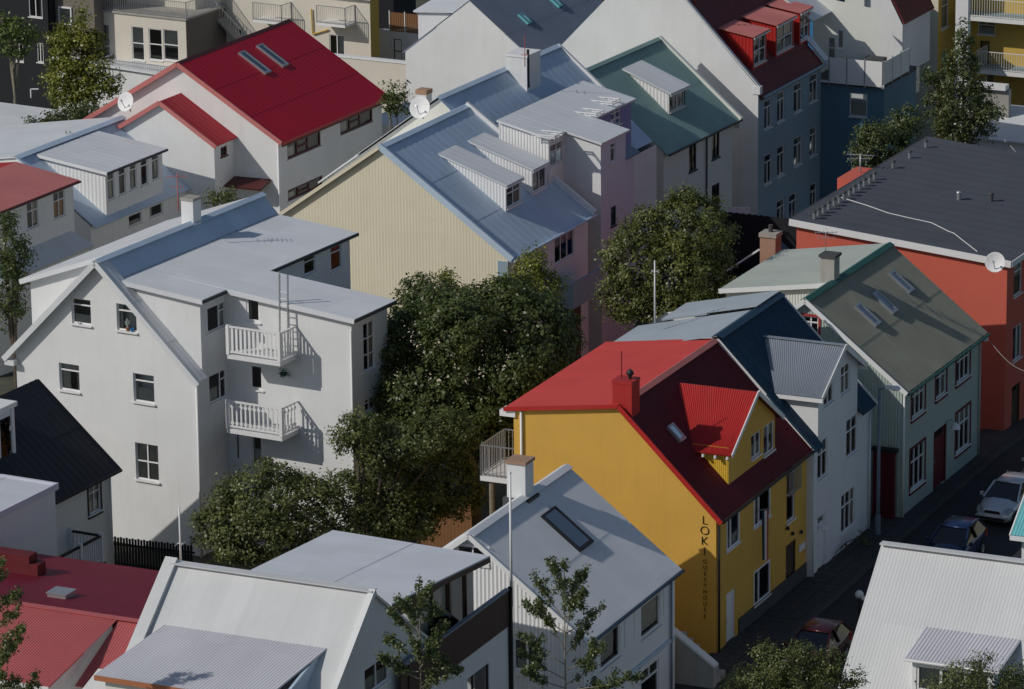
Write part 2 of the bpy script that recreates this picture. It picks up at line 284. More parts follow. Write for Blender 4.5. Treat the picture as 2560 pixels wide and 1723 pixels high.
class Face:
    def __init__(s, H, kind, off): s.H = H; s.k = kind; s.off = off
    def m(s, t, z, d=0.0):
        if s.k == 'g': return (t, s.off-d, z)
        if s.k == 'k': return (t, s.off+d, z)
        if s.k == 'f': return (s.off+d, t, z)
        return (s.off-d, t, z)
    def pick(s, px):
        P = s.H.g(px, s.off) if s.k in 'gk' else s.H.f(px, s.off)
        return (P[0] if s.k in 'gk' else P[1], P[2])
    def box(s, mb, t0, t1, z0, z1, d0, d1):
        a = s.m(t0, z0, d0); b = s.m(t1, z1, d1); return mb.box(a[0], b[0], a[1], b[1], a[2], b[2])
    def win(s, tl, br, style='x', rect=None, **k):
        if rect is None:
            (t0, z1), (t1, z0) = s.pick(tl), s.pick(br)
        else: t0, t1, z0, z1 = rect
        if t1 < t0: t0, t1 = t1, t0
        if z1 < z0: z0, z1 = z1, z0
        return dict(r=(t0, t1, z0, z1), style=style, **k)
    def wall(s, m, top, zlo=0.0, wins=(), corr=None, name='wall', th=0.14, parent=None):
        H = s.H; mb = MB(); ts = [p[0] for p in top]; zs = [p[1] for p in top]; t0, t1 = ts[0], ts[-1]
        holes = [w['r'] for w in wins if not w.get('blind')]
        cuts = set(ts)
        for r in holes: cuts.update((min(max(r[0], t0), t1), min(max(r[1], t0), t1)))
        if corr:
            p, amp = corr; n = int((t1-t0)/p*5); cuts.update(t0+(t1-t0)*i/n for i in range(n+1))
        cuts = sorted(cuts)
        D = (lambda t: amp*sin(2*pi*(t-t0)/p)) if corr else (lambda t: 0.0)
        T = lambda t: float(np.interp(t, ts, zs))
        for a, b in zip(cuts[:-1], cuts[1:]):
            if b-a < 1e-5: continue
            hs = sorted((r[2], r[3]) for r in holes if r[0] <= a+1e-6 and r[1] >= b-1e-6)
            lo = (zlo, zlo); Ta, Tb = T(a+1e-7), T(b-1e-7)
            for (z0, z1) in hs:
                za, zb = min(z0, Ta), min(z0, Tb)
                mb.poly(s.m(a, lo[0], D(a)), s.m(b, lo[1], D(b)), s.m(b, zb, D(b)), s.m(a, za, D(a)))
                lo = (min(z1, Ta), min(z1, Tb))
            mb.poly(s.m(a, lo[0], D(a)), s.m(b, lo[1], D(b)), s.m(b, Tb, D(b)), s.m(a, Ta, D(a)))
        for (h0, h1, z0, z1) in holes:       # reveals
            for (p_, q_) in (((h0, z0), (h1, z0)), ((h1, z0), (h1, z1)), ((h1, z1), (h0, z1)), ((h0, z1), (h0, z0))):
                mb.poly(s.m(*p_, 0.004), s.m(*q_, 0.004), s.m(*q_, -th), s.m(*p_, -th))
        o = mb.build(name, m, parent or H.root, recalc=False)
        for w in wins: s.make_win(w)
        return o
    def make_win(s, w):
        H = s.H; t0, t1, z0, z1 = w['r']; fm = w.get('frame', 'white_paint'); fw = w.get('fw', 0.055); out = w.get('out', -0.03)
        mb = MB()
        if w.get('blind'): out = 0.05
        isdoor = w['style'] == 'door'
        panes = STY[w['style']]; X = lambda x: t0+(t1-t0)*x; Z = lambda z: z0+(z1-z0)*z
        d0, d1 = out-0.07, out
        if isdoor:
            dm = w.get('dm', 'maroon_trim')
            o = s.box(MB(), t0, t1, z0, z1, d0-0.02, d0+0.02).build('door', dm, H.root)
            fr = MB(); s.box(fr, t0, t0+fw, z0, z1, d0+0.022, d1); s.box(fr, t1-fw, t1, z0, z1, d0+0.022, d1); s.box(fr, t0+fw, t1-fw, z1-fw, z1, d0+0.022, d1)
            fr.build('door_frame', w.get('frame', dm), o)
            if w.get('lite', 1):
                gl = MB(); s.box(gl, X(.2), X(.8), Z(.86), Z(.96), d0+0.02, d0+0.03); gl.build('pane', 'glass', o)
            kb = MB(); s.box(kb, X(.12), X(.16), Z(.45), Z(.5), d0+0.02, d0+0.07); kb.build('handle', 'steel', o)
        else:
            ps = []
            for (x0, x1, y0, y1) in panes:
                a, b, c, d = X(x0), X(x1), Z(y0), Z(y1)
                l = fw if x0 == 0 else fw*.5; r = fw if x1 == 1 else fw*.5; bo = fw if y0 == 0 else fw*.5; tp = fw if y1 == 1 else fw*.5
                s.box(mb, a, a+l, c, d, d0, d1); s.box(mb, b-r, b, c, d, d0, d1)
                s.box(mb, a+l, b-r, c, c+bo, d0, d1); s.box(mb, a+l, b-r, d-tp, d, d0, d1)
                ps.append((a+l, b-r, c+bo, d-tp))
            o = mb.build('window', fm, H.root, recalc=False)
            for k, (a, b, c, d) in enumerate(ps):
                g = MB(); dd = d0+0.03
                g.poly(s.m(a, c, dd), s.m(b, c, dd), s.m(b, d, dd), s.m(a, d, dd)); g.build('pane', w.get('gm', 'glass'), o, recalc=False)
            if w.get('blind'):
                bk = MB(); s.box(bk, t0, t1, z0, z1, -0.04, d0-0.004); bk.build('backing', 'dark_trim', o)
            cur = w.get('cur')
            if cur is None and not w.get('blind') and w.get('frame') != 'dark_trim':      # every household hangs something else
                cur = WR.choice(((), (), ((0, .22, 0, 1), (.78, 1, 0, 1)), ((0, 1, .55, 1),), ((0, 1, 0, .35),), ((0, .3, 0, 1),), ((.72, 1, 0, 1),), ((0, 1, 0, .5), (0, .15, .5, 1)), ()))
            for cu in (cur or ()):
                c_ = MB(); a, b, c, d = X(cu[0]), X(cu[1]), Z(cu[2]), Z(cu[3]); n = max(4, int((b-a)/0.04)); dd = d0-0.045
                for i in range(n):
                    ta, tb = a+(b-a)*i/n, a+(b-a)*(i+1)/n; e0, e1 = (0.02 if i % 2 else -0.02), (-0.02 if i % 2 else 0.02)
                    c_.poly(s.m(ta, c, dd+e0), s.m(tb, c, dd+e1), s.m(tb, d, dd+e1), s.m(ta, d, dd+e0))
                c_.build('curtain', w.get('cm', 'curtain'), o, recalc=False)
        if w.get('sill', not isdoor):
            sb = MB(); e = 0.06; s.box(sb, t0-e, t1+e, z0-0.06, z0-0.004, -0.02, w.get('sd', 0.07)); sb.build('sill', w.get('sm', fm), o)
        if w.get('trim'):
            tw, tm = w['trim']; tb = MB(); dd = 0.035
            s.box(tb, t0-tw, t0, z0, z1+tw, 0.003, dd); s.box(tb, t1, t1+tw, z0, z1+tw, 0.003, dd); s.box(tb, t0, t1, z1, z1+tw, 0.003, dd)
            if w.get('tb', 1): s.box(tb, t0-tw, t1+tw, z0-tw-0.07, z0-0.064, 0.003, dd+0.03)
            tb.build('trim', tm, o)
        return o
def skylight(H, pc, ur, zr, ue, ze, w=0.75, ln=1.2, name='skylight', rim='dark_trim'):
    """pc = photo pixel of the middle; lies on the slope from (ur,zr) down to (ue,ze)"""
    d = ray(pc); P0 = np.array(H.w(ue, 0, ze)); t1 = np.array(H.w(ur, 0, zr))-P0; n = np.cross(t1, np.array([*H.a, 0.0])); n /= np.linalg.norm(n)
    P = CP+d*(((P0-CP)@n)/(d@n)); u, v, z = H.l(P)
    dn = Vector((ue-ur, 0, ze-zr)).normalized(); al = Vector((0, 1, 0)); nn = dn.cross(al); nn = nn if nn.z > 0 else -nn
    c = Vector((u, v, z)); mb = MB(); T = 0.13; F_ = 0.09
    cor = lambda a, b, h: c+dn*a+al*b+nn*h
    for (a0, a1, b0, b1) in ((-ln/2, ln/2, -w/2, -w/2+F_), (-ln/2, ln/2, w/2-F_, w/2), (-ln/2, -ln/2+F_, -w/2+F_, w/2-F_), (ln/2-F_*1.6, ln/2, -w/2+F_, w/2-F_)):
        mb.prism([cor(a0, b0, -0.02), cor(a1, b0, -0.02), cor(a1, b1, -0.02), cor(a0, b1, -0.02)], nn*(T+0.02))
    o = mb.build(name, rim, H.root)
    g = MB(); g.poly(cor(-ln/2+F_, -w/2+F_, T-.03), cor(ln/2-F_, -w/2+F_, T-.03), cor(ln/2-F_, w/2-F_, T-.03), cor(-ln/2+F_, w/2-F_, T-.03)); g.build('pane', 'skylight_glass', o)
    return o
def shed_dormer(H, u0, z0, u1, z1, v0, v1, zb, wm, rm, roofslope, wins=(), corr=(0.14, 0.012), over=0.12, p=0.2, amp=0.006, cheek_m=None):
    """shed roof from (u0,z0) at the main slope to (u1,z1) at the front; roofslope = (ur,zr,ue,ze) of the main roof; cheeks follow it"""
    ur, zr, ue, ze = roofslope; zz = lambda u: zr+(ze-zr)*(u-ur)/(ue-ur)
    zt = lambda u: z0+(z1-z0)*(u-u0)/(u1-u0)
    cm = cheek_m or wm
    root = H.put(MB().sheet((u0-0.02, v0-over, z0+.02), (u0-0.02, v1+over, z0+.02), (u1+over, v1+over, zt(u1+over)+.02), (u1+over, v0-over, zt(u1+over)+.02), p, amp, 0.07), 'dormer_roof', rm)
    for v, sg in ((v0, 1), (v1, -1)):
        n = max(2, int((u1-u0)/corr[0]*5)) if corr else 1; mb = MB(); pr = None
        for i in range(n+1):
            u = u0+(u1-u0)*i/n; dv = -sg*corr[1]*sin(2*pi*(u-u0)/corr[0]) if corr else 0
            cur = ((u, v+dv, min(zz(u)-.05, zt(u)-.05)), (u, v+dv, zt(u)-0.05))
            if pr: mb.poly(pr[0], cur[0], cur[1], pr[1])
            pr = cur
        mb.build('dormer_cheek', cm, root, recalc=False)
    F_ = H.face('f', u1)
    F_.wall(wm, [(v0, zt(u1)-0.06), (v1, zt(u1)-0.06)], zb, wins, name='dormer_front', parent=root)
    fb = MB(); fb.box(u1+over-.03, u1+over+.012, v0-over, v1+over, zt(u1+over)-.14, zt(u1+over)-.055); fb.build('fascia', 'white_paint', root)
    return root
def chimney(H, u, v, w, d, z0, z1, m, cap='concrete', cw=0.08, pots=0):
    o = H.put(MB().box(u-w/2, u+w/2, v-d/2, v+d/2, z0, z1), 'chimney', m)
    mb = MB().box(u-w/2-cw, u+w/2+cw, v-d/2-cw, v+d/2+cw, z1+.002, z1+.12); mb.build('chimney_cap', cap, o)
    for i in range(pots): MB().tube((u, v+(i-.5*(pots-1))*.3, z1+.12), (u, v+(i-.5*(pots-1))*.3, z1+.4), .09).build('chimney_pot', 'steel', o)
    return o
def railing(name, H, pts, z0, z1, m, post=0.03, bar=0.012, step=0.11, parent=None):
    mb = MB()
    for (a, b) in zip(pts[:-1], pts[1:]):
        a, b = Vector((a[0], a[1], 0)), Vector((b[0], b[1], 0)); L_ = (b-a).length; n = max(1, int(L_/step))
        for zz_ in (z0+.08, z1): mb.beam(a+Vector((0, 0, zz_)), b+Vector((0, 0, zz_)), 0.04, 0.04)
        for i in range(n+1):
            p = a.lerp(b, i/n); r = post if i in (0, n) else bar; mb.box(p.x-r/2, p.x+r/2, p.y-r/2, p.y+r/2, z0, z1)
    return mb.build(name, m, parent or H.root)
def dump(n, *a): print('DIM', n, *[tuple(round(float(c), 2) for c in x) if hasattr(x, '__len__') else round(float(x), 2) for x in a])
# ================================================================== terrain
def gz(y): return -0.065*max(0.0, y-184.0) if y < 330 else -0.065*146
# ------------------------------------------------------------------ helpers for windows picked as boxes
def fb(F, n, x0, x1, yt, yb, style='x', s=0.77, **k):     # on a facade running away to the right
    d = s*(x1-x0); i = k.get('trim', (0,))[0]
    w = F.win(q(n, x0, yt+d), q(n, x1, yb-d), style, **k)
    if i: r = w['r']; w['r'] = (r[0]+i, r[1]-i, r[2]+i, r[3]-i)
    return w
def gb(F, n, x0, x1, yt, yb, style='x', **k):
    return F.win(q(n, x0, yt), q(n, x1, yb), style, **k)
# ================================================================== yellow guesthouse
H = House('guesthouse', 'yellow house with bright red roof and vertical black lettering on its gable', q(9, 243, 1345), 0, ang=65.4)
YEL = H; L = 9.75; ap = (-3.96, 9.62); zf = 5.67
sl = (ap[0], ap[1], 0.0, 5.74)
G = H.face('g', 0.0); G.wall('yellow_wall', [(-8.4, 8.93), (-3.96, 9.54), (0, zf)], -0.5)
F = H.face('f', 0.0)
ws = [fb(F, 9, 313, 400, 350, 635, 'rl', .75, fw=.085, out=.02), fb(F, 9, 497, 608, 190, 475, 'rl', .75, fw=.085, out=.02), fb(F, 9, 722, 775, 45, 445, 'h2', .75),
      fb(F, 9, 497, 606, 695, 1000, 'rl', .75, fw=.085, out=.02), fb(F, 9, 715, 780, 555, 930, 'door', .75, dm='brown_wood', lite=0), fb(F, 9, 313, 372, 885, 1290, 'door', .75, dm='white_paint', frame='white_paint', lite=0)]
F.wall('yellow_wall', [(0, zf), (L, zf)], -0.5, ws)
H.face('k', L).wall('yellow_wall', [(-8.4, 8.93), (-3.96, 9.54), (0, zf)], -0.8)
H.face('l', -8.4).wall('yellow_wall', [(0, 8.93), (L, 8.93)], -0.8)
H.put(MB().box(0.004, 0.05, 2.3, L, -0.6, 0.75), 'plinth', 'plinth')
H.slope(ap[0], ap[1], 0.26, 5.74-.26*.98, -0.14, L+.1, 'shaded_red_metal', name='roof_slope')
H.slope(ap[0], ap[1], -8.75, 8.99-.02, -0.14, L+.1, 'sunlit_red_metal')
H.ridge(ap[0], ap[1]+.02, 0.75, L+.1, 'faded_red', 0.2)
H.board((ap[0], -.17, ap[1]-.04), (.28, -.17, 5.74-.32), 'red_metal', .05, .2)
H.board((ap[0], -.17, ap[1]-.04), (-8.75, -.17, 8.93), 'red_metal', .05, .16)
H.gutter((.33, -.14, 5.45), (.33, L+.1, 5.45), 'black_paint', .06)
H.put(MB().box(-8.95, -8.3, -.1, .5, 8.62, 8.86), 'eave_end', 'white_paint')
H.pipe(0, .12, 0, 5.35, 'dark_trim'); H.pipe(-8.3, 0, 2, 8.9, 'white_paint', .05, (0.25, -.08))
# ventilation chimney on the near gable end
c = chimney(H, -3.86, .40, .80, .78, 8.4, 10.42, 'red_metal_v', 'red_metal_v', .02)
MB().path([(-4.05, .42, 10.5), (-4.05, .42, 11.6)], .02).build('lightning_rod', 'maroon_trim', c)
MB().lathe((-3.7, .42, 10.54), [(.001, .42), (.13, .3), (.16, .2), (.07, .12), (.06, 0)], 10).build('flue_cowl', 'dark_trim', c, True)
# cross gable
uf, v0, v1, vm = -0.42, 2.3, 7.25, 4.79; ze, za = 7.62, 9.22
zz = lambda u: sl[1]+(sl[3]-sl[1])*(u-sl[0])/(sl[2]-sl[0]); uu = lambda z: sl[0]+(z-sl[1])*(sl[2]-sl[0])/(sl[3]-sl[1])
FD = H.face('f', uf)
ws = [fb(FD, 6, 480, 545, 1360, 1568, 'v', .75), fb(FD, 6, 565, 635, 1295, 1545, 'v', .75)]
FD.wall('yellow_wall', [(v0, ze+.02), (vm, za-.07), (v1, ze+.02)], 6.0, ws, name='dormer_front')
for v, sg in ((v0, 1), (v1, -1)):
    mb = MB(); pr = None; n = 90
    for i in range(n+1):
        u = uu(ze)+(uf-uu(ze))*i/n; dv = -sg*.01*sin(i/n*2*pi*18); cur = ((u, v+dv, zz(u)-.05), (u, v+dv, ze+.02))
        if pr: mb.poly(pr[0], cur[0], cur[1], pr[1])
        pr = cur
    mb.build('dormer_cheek', 'yellow_metal', H.root, recalc=False)
k = (za-ze)/(vm-v0); e = .3
for vs, sg in ((v0-e, -1), (v1+e, 1)):
    zE = ze-k*e
    H.quad((uu(za), vm, za), (uf+.25, vm, za), (uf+.25, vs, zE), (uu(zE), vs, zE), 'red_metal_v' if sg < 0 else 'shaded_red_metal', .10, .013, .06, 'dormer_roof')
    H.board((uf+.27, vm, za-.02), (uf+.27, vs, zE-.02), 'white_paint', .04, .17)
for i in range(4): H.put(MB().box(-1.9+i*.5, -1.82+i*.5, v0-e-.02, v0-e+.12, ze-k*e-.18, ze-k*e-.075), 'rafter_end', 'white_paint')
skylight(H, q(5, 2265, 1392), *sl, .55, .8, rim='steel')
# balcony at the back left
bz = Y0 = None
B0 = H.g(q(5, 985, 1410), .6); zb = 4.9
dk = H.put(MB().box(-10.0, -8.42, .3, 2.6, 5.75, 5.95), 'balcony_floor', 'white_paint')
railing('balcony_railing', H, [(-8.45, .33), (-9.97, .33), (-9.97, 2.57), (-8.45, 2.57)], 5.95, 7.2, 'steel', .06, .025, .16)
for v in (.5, 2.3): H.put(MB().tube((-9.6, v, -.4), (-9.6, v, 5.75), .11), 'balcony_post', 'pale_bark')
# lettering down the gable
def letters(H, F, txt, t, ztop, size, step, m, name='letter'):
    for i, ch in enumerate(txt):
        cu = bpy.data.curves.new('letter', 'FONT'); cu.body = ch; cu.size = size; cu.extrude = 0.012; cu.offset = -0.012*size/.5; cu.align_x = 'CENTER'
        tmp = bpy.data.objects.new('tmp', cu); COL.objects.link(tmp)
        me = bpy.data.meshes.new_from_object(tmp); bpy.data.objects.remove(tmp)
        me.materials.append(MAT[m]); o = bpy.data.objects.new(name, me); COL.objects.link(o); o.parent = H.root
        o.location = F.m(t, ztop-i*step-size*.72, 0.02); o.rotation_euler = (pi/2, 0, 0) if F.k == 'g' else (pi/2, 0, pi/2)
tL = G.pick(q(9, 168, 425)); letters(H, G, 'LOKI', tL[0], G.pick(q(9, 168, 393))[1], .50, .415, 'black_paint')
letters(H, G, 'GUESTHOUSE', tL[0]+.02, G.pick(q(9, 170, 690))[1], .235, .243, 'black_paint')
# small fittings of the street front
H.put(MB().box(.07, .1, 0, .001, 0, .001) if 0 else F.box(MB(), *[F.pick(q(9, 800, 600))[0], F.pick(q(9, 838, 575))[0]], F.pick(q(9, 800, 645))[1], F.pick(q(9, 800, 600))[1], .01, .05), 'notice_board', 'white_paint')
a_ = F.pick(q(9, 722, 150)); b_ = F.pick(q(9, 795, 225))
railing('window_grille', H, [(.12, a_[0]-.05), (.12, b_[0]+.1)], b_[1]+.1, a_[1]+.25, 'steel', .02, .012, .07)
a_ = F.pick(q(9, 520, 690)); mb = MB(); mb.tube((.02, a_[0], a_[1]+2.0), (.55, a_[0], a_[1]+2.15), .02)
pole = H.put(mb, 'flag_pole', 'steel')
for i, (m_, w_) in enumerate((('navy_metal', .10), ('white_paint', .09), ('red_trim', .05))):
    x = .20+i*.10; MB().prism([(x, a_[0]-.03+i*.03, a_[1]+2.02), (x+w_, a_[0]+i*.03, a_[1]+2.05), (x+w_*.9, a_[0]+.05, a_[1]), (x+.02, a_[0]+.02, a_[1]-.03)], (0, .02, 0)).build('flag_cloth', m_, pole)
for (x, y) in ((752, 515), (810, 505), (718, 480)):
    p = F.pick(q(9, x, y)); H.put(MB().lathe((.02, p[0], p[1]), [(.001, .12), (.07, .1), (.09, .03), (.03, 0)], 8, (1, 0, 0)), 'wall_lamp', 'dark_trim')
# ================================================================== white house with navy roof and silver cross gable
H = House('townhouse', 'narrow white house with navy roof and silver corrugated cross gable', q(9, 880, 905), -0.45, ang=65.4)
BLU = H; L = 6.75; ap = (-4.0, 9.80); sl = (ap[0], ap[1], 0.0, 5.79)
F = H.face('f', 0.0)
ws = [fb(F, 6, 1125, 1197, 1250, 1555, 'x', .75), fb(F, 9, 1090, 1180, 195, 515, 'x3', .75), fb(F, 9, 930, 995, -140, 160, 'x', .75),
      fb(F, 9, 930, 985, 370, 775, 'door', .75, dm='iceblue_wall', frame='white_paint'), fb(F, 6, 973, 1036, 975, 1212, 'x', .75), fb(F, 6, 1088, 1147, 900, 1133, 'x', .75)]
va, vb, vm, ze, za = .75, 5.3, 3.1, 7.72, 9.02
F.wall('iceblue_wall', [(0, 5.62), (va-.001, 5.62), (va, ze), (vm, za-.07), (vb, ze), (vb+.001, 5.62), (L, 5.62)], -1, ws)
for w in ws:      # lit curtains
    pass
gp = [(-9, 8.5), (-4, 9.7), (0, 5.68)]
H.face('g', 0).wall('white_wall', gp, -1); H.face('k', L).wall('white_wall', gp, -1); H.face('l', -9).wall('white_wall', [(0, 8.5), (L, 8.5)], -1)
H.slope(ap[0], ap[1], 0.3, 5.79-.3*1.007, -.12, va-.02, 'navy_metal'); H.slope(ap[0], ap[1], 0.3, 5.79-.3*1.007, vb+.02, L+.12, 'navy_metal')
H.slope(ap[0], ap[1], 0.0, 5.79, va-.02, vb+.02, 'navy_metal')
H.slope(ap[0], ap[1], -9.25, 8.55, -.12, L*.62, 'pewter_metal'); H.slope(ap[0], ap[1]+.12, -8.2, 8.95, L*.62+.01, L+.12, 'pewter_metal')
H.ridge(ap[0], ap[1]+.03, -.12, L+.12, 'navy_metal', .25)
H.board((ap[0], L+.15, ap[1]-.05), (.3, L+.15, 5.47), 'white_paint', .05, .2)
zz = lambda u: sl[1]+(sl[3]-sl[1])*(u-sl[0])/(sl[2]-sl[0]); uu = lambda z: sl[0]+(z-sl[1])*(sl[2]-sl[0])/(sl[3]-sl[1])
k = (za-ze)/(vm-va); e = .32
for vs, sg in ((va-e, -1), (vb+e, 1)):
    zE = ze-k*e
    H.quad((uu(za), vm, za), (.28, vm, za), (.28, vs, zE), (uu(zE), vs, zE), 'silver_metal', .10, .013, .06, 'dormer_roof')
    H.board((.30, vm, za-.03), (.30, vs, zE-.03), 'white_paint', .04, .2)
    H.board((uu(zE), vs-.02*sg, zE-.12), (.3, vs-.02*sg, zE-.12), 'white_paint', .04, .16, 'fascia')
for v, sg in ((va, 1), (vb, -1)):
    H.put(MB().prism([(uu(ze), v, ze-.04), (-.003, v, ze-.04), (-.003, v, 5.72)], (0, .06*sg, 0)), 'dormer_cheek', 'white_wall')
H.ridge(0, 0, 0, 0.001, 'silver_metal') if 0 else None
H.put(MB().beam((uu(za)-.05, vm, za+.03), (.28, vm, za+.03), .22, .03), 'ridge_cap', 'silver_metal')
H.pipe(0, .06, 0, 5.6, 'iceblue_wall'); H.pipe(0, L-.08, 0, 5.4, 'iceblue_wall')
p = F.pick(q(9, 945, 480)); H.put(MB().lathe((.05, p[0], p[1]), [(.001, .3), (.1, .25), (.14, .1), (.05, 0)], 8, (1, 0, 0)), 'wall_lamp', 'white_paint')
# ================================================================== green house with dark red window frames
H = House('corrugated_house', 'pale green corrugated house with dark red window frames and mossy green roof', q(9, 1490, 430), 0, ang=64.4)
GRN = H; L = 9.5; ap = (-4.26, 9.2); ze = 5.86; sl = (ap[0], ap[1], 0.0, ze+.05)
F = H.face('f', 0.0); tr = (.1, 'maroon_trim')
ws = [fb(F, 6, 1560, 1657, 995, 1312, 'x3', trim=tr), fb(F, 6, 1725, 1802, 885, 1178, 'x', trim=tr), fb(F, 6, 1863, 1960, 760, 1075, 'x3', trim=tr),
      fb(F, 9, 1550, 1655, -135, 245, 'x3', trim=tr), fb(F, 6, 1858, 1960, 1170, 1545, 'x3', trim=tr), fb(F, 6, 1715, 1797, 1320, 1770, 'door', dm='maroon_trim', frame='maroon_trim')]
F.wall('green_wall', [(0, ze), (L, ze)], -.6, ws, corr=(.11, .010))
G = H.face('g', 0.0)
ws = [gb(G, 6, 832, 935, 592, 722, 'x', trim=(.1, 'red_trim'))]
G.wall('green_wall', [(-8.5, ze), (ap[0], ap[1]-.08), (0, ze)], -.6, ws, corr=(.13, .012))
H.face('k', L).wall('sage_white', [(-8.5, ze), (ap[0], ap[1]-.08), (0, ze)], -.6); H.face('l', -8.5).wall('sage_white', [(0, ze), (L, ze)], -.6)
H.slope(ap[0], ap[1], .3, ze+.05-.3*.78, -.22, L+.25, 'green_metal', .11, .012)
H.slope(ap[0], ap[1], -8.8, ze-.2, -.22, 2.9, 'green_metal'); H.ridge(ap[0], ap[1]+.03, -.22, L+.25, 'dark_green', .22)
H.board((ap[0], -.25, ap[1]-.06), (.3, -.25, ze-.25), 'white_paint', .05, .2); H.board((ap[0], -.25, ap[1]-.06), (-8.8, -.25, ze-.27), 'white_paint', .05, .2)
H.gutter((.36, -.2, ze-.27), (.36, L+.25, ze-.27), 'dark_green', .06)
H.pipe(0, .05, 0, 5.6, 'white_paint'); H.pipe(0, L-.06, 0, 5.6, 'green_wall')
H.put(MB().box(.0, .32, L+.05, L+.25, ze-.55, ze-.3), 'eave_end', 'white_paint')
uw, zw, vw = -9.15, 8.32, 2.95
H.face('g', vw).wall('sage_white', [(uw, zw), (ap[0], ap[1]-.08)], -.6, corr=(.13, .012)); H.face('l', uw).wall('sage_white', [(vw, zw), (L+.3, zw)], -.6)
H.slope(ap[0], ap[1]-.03, uw-.25, zw+.02, vw-.2, L+.4, 'pale_green_metal', .5, .004)
H.board((ap[0], vw-.22, ap[1]-.13), (uw-.25, vw-.22, zw-.06), 'white_paint', .04, .2)
chimney(H, -4.5, 3.2, .62, .62, 8.5, 10.2, 'concrete', 'plinth', .07, 0)
for pc in (q(6, 1490, 372), q(6, 1378, 512), q(6, 1262, 595)): skylight(H, pc, *sl, .6, 1.25, rim='steel')
p = F.pick(q(6, 1795, 1325)); lp = H.put(MB().path([(.02, p[0], p[1]+.1), (.3, p[0], p[1]+.25), (.45, p[0], p[1]+.1)], .02), 'wall_lamp', 'steel')
MB().lathe((.45, p[0], p[1]-.15), [(.22, 0), (.2, .1), (.06, .25), (.001, .27)], 10).build('lamp_shade', 'white_paint', lp, True)
# ================================================================== red building with dark felt roof
H = House('warehouse', 'brick red building with a broad dark grey felt roof and white edge', q(6, 2190, 1350), 0, ang=64, cat='building')
RED = H; L = 17.2
F = H.face('f', 0.0)
ws = [fb(F, 6, 2258, 2308, 215, 465, 't', .7), fb(F, 6, 2252, 2305, 640, 902, 'v', .7), fb(F, 6, 2243, 2292, 1045, 1360, 'door', .7, dm='brown_wood'), ]
F.wall('red_wall', [(0, 7.6), (L, 7.6)], -1, ws); H.face('g', 0).wall('red_wall', [(-10.05, 8.42), (0, 7.6)], -1)
H.face('k', L).wall('red_wall', [(-10.05, 8.42), (0, 7.6)], -1); H.face('l', -10.05).wall('red_wall', [(0, 8.42), (L, 8.42)], -1)
H.quad((-10.3, -.2, 8.62), (-10.3, L+.2, 8.62), (.25, L+.2, 7.76), (.25, -.2, 7.76), 'felt_roof', 1, 0, .1, 'roof')
H.board((-10.32, -.22, 8.48), (.25, -.22, 7.62), 'white_paint', .06, .3, 'fascia'); H.board((.28, -.2, 7.62), (.28, L+.2, 7.62), 'white_paint', .06, .26, 'fascia'); H.board((-10.33, -.2, 8.5), (-10.33, L+.2, 8.5), 'plinth', .06, .26, 'fascia')
zr = lambda u: 8.62+(7.76-8.62)*(u+10.3)/10.55
def onroof(px):
    z = 8.3
    for _ in range(4): u, v, _z = H.h(px, z); z = zr(u)
    return u, v, z
vents = [(908, 1480), (935, 1460), (970, 1440), (1005, 1415), (1042, 1393), (1077, 1370), (1108, 1348), (1146, 1325), (1178, 1303), (1213, 1280), (1246, 1258), (1282, 1237), (1314, 1215), (1440, 1138), (1552, 1070), (1662, 997)]
for (x, y) in vents:
    u, v, z = onroof(q(3, x, y)); o = H.put(MB().tube((u, v, z-.02), (u, v, z+.3), .075, n=10), 'roof_vent', 'steel', smooth=False)
    MB().lathe((u, v, z+.3), [(.12, 0), (.12, .05), (.04, .1), (.001, .11)], 10).build('vent_cap', 'plinth', o, True)
for (x, y, m_) in ((1885, 1350, 'steel'), (2103, 1360, 'plinth')):
    u, v, z = onroof(q(3, x, y)); o = H.put(MB().tube((u, v, z-.02), (u, v, z+.32), .10, n=10), 'roof_vent', m_)
    MB().lathe((u, v, z+.32), [(.13, 0), (.13, .05), (.04, .1), (.001, .11)], 10).build('vent_cap', m_, o, True)
sm_ = MB()
for i in range(1, 17): sm_.prism([(-10.28, -.15+i*1.03, 8.625), (-10.28, -.06+i*1.03, 8.625), (.23, -.06+i*1.03, 7.768), (.23, -.15+i*1.03, 7.768)], (0, 0, .008))
H.put(sm_, 'felt_seam', 'felt_roof')
pts = [onroof(q(n, x, y)) for n, x, y in ((3, 1060, 1330), (3, 1270, 1395), (3, 1410, 1445), (3, 1570, 1482), (3, 1700, 1510), (3, 1815, 1568), (6, 1850, 40), (6, 2010, 165))]
H.put(MB().path([(a, b, c_+.03) for a, b, c_ in pts], .017, 6), 'roof_cable', 'white_paint')
vt = H.f(q(3, 1205, 1240), -10.4)[1]; ut = H.g(q(3, 1062, 1290), vt)[0]; zt_ = H.g(q(3, 1062, 1205), vt)[2]; H.put(MB().box(ut, -10.4, vt, vt+2.5, -2, zt_), 'stair_tower', 'red_wall')
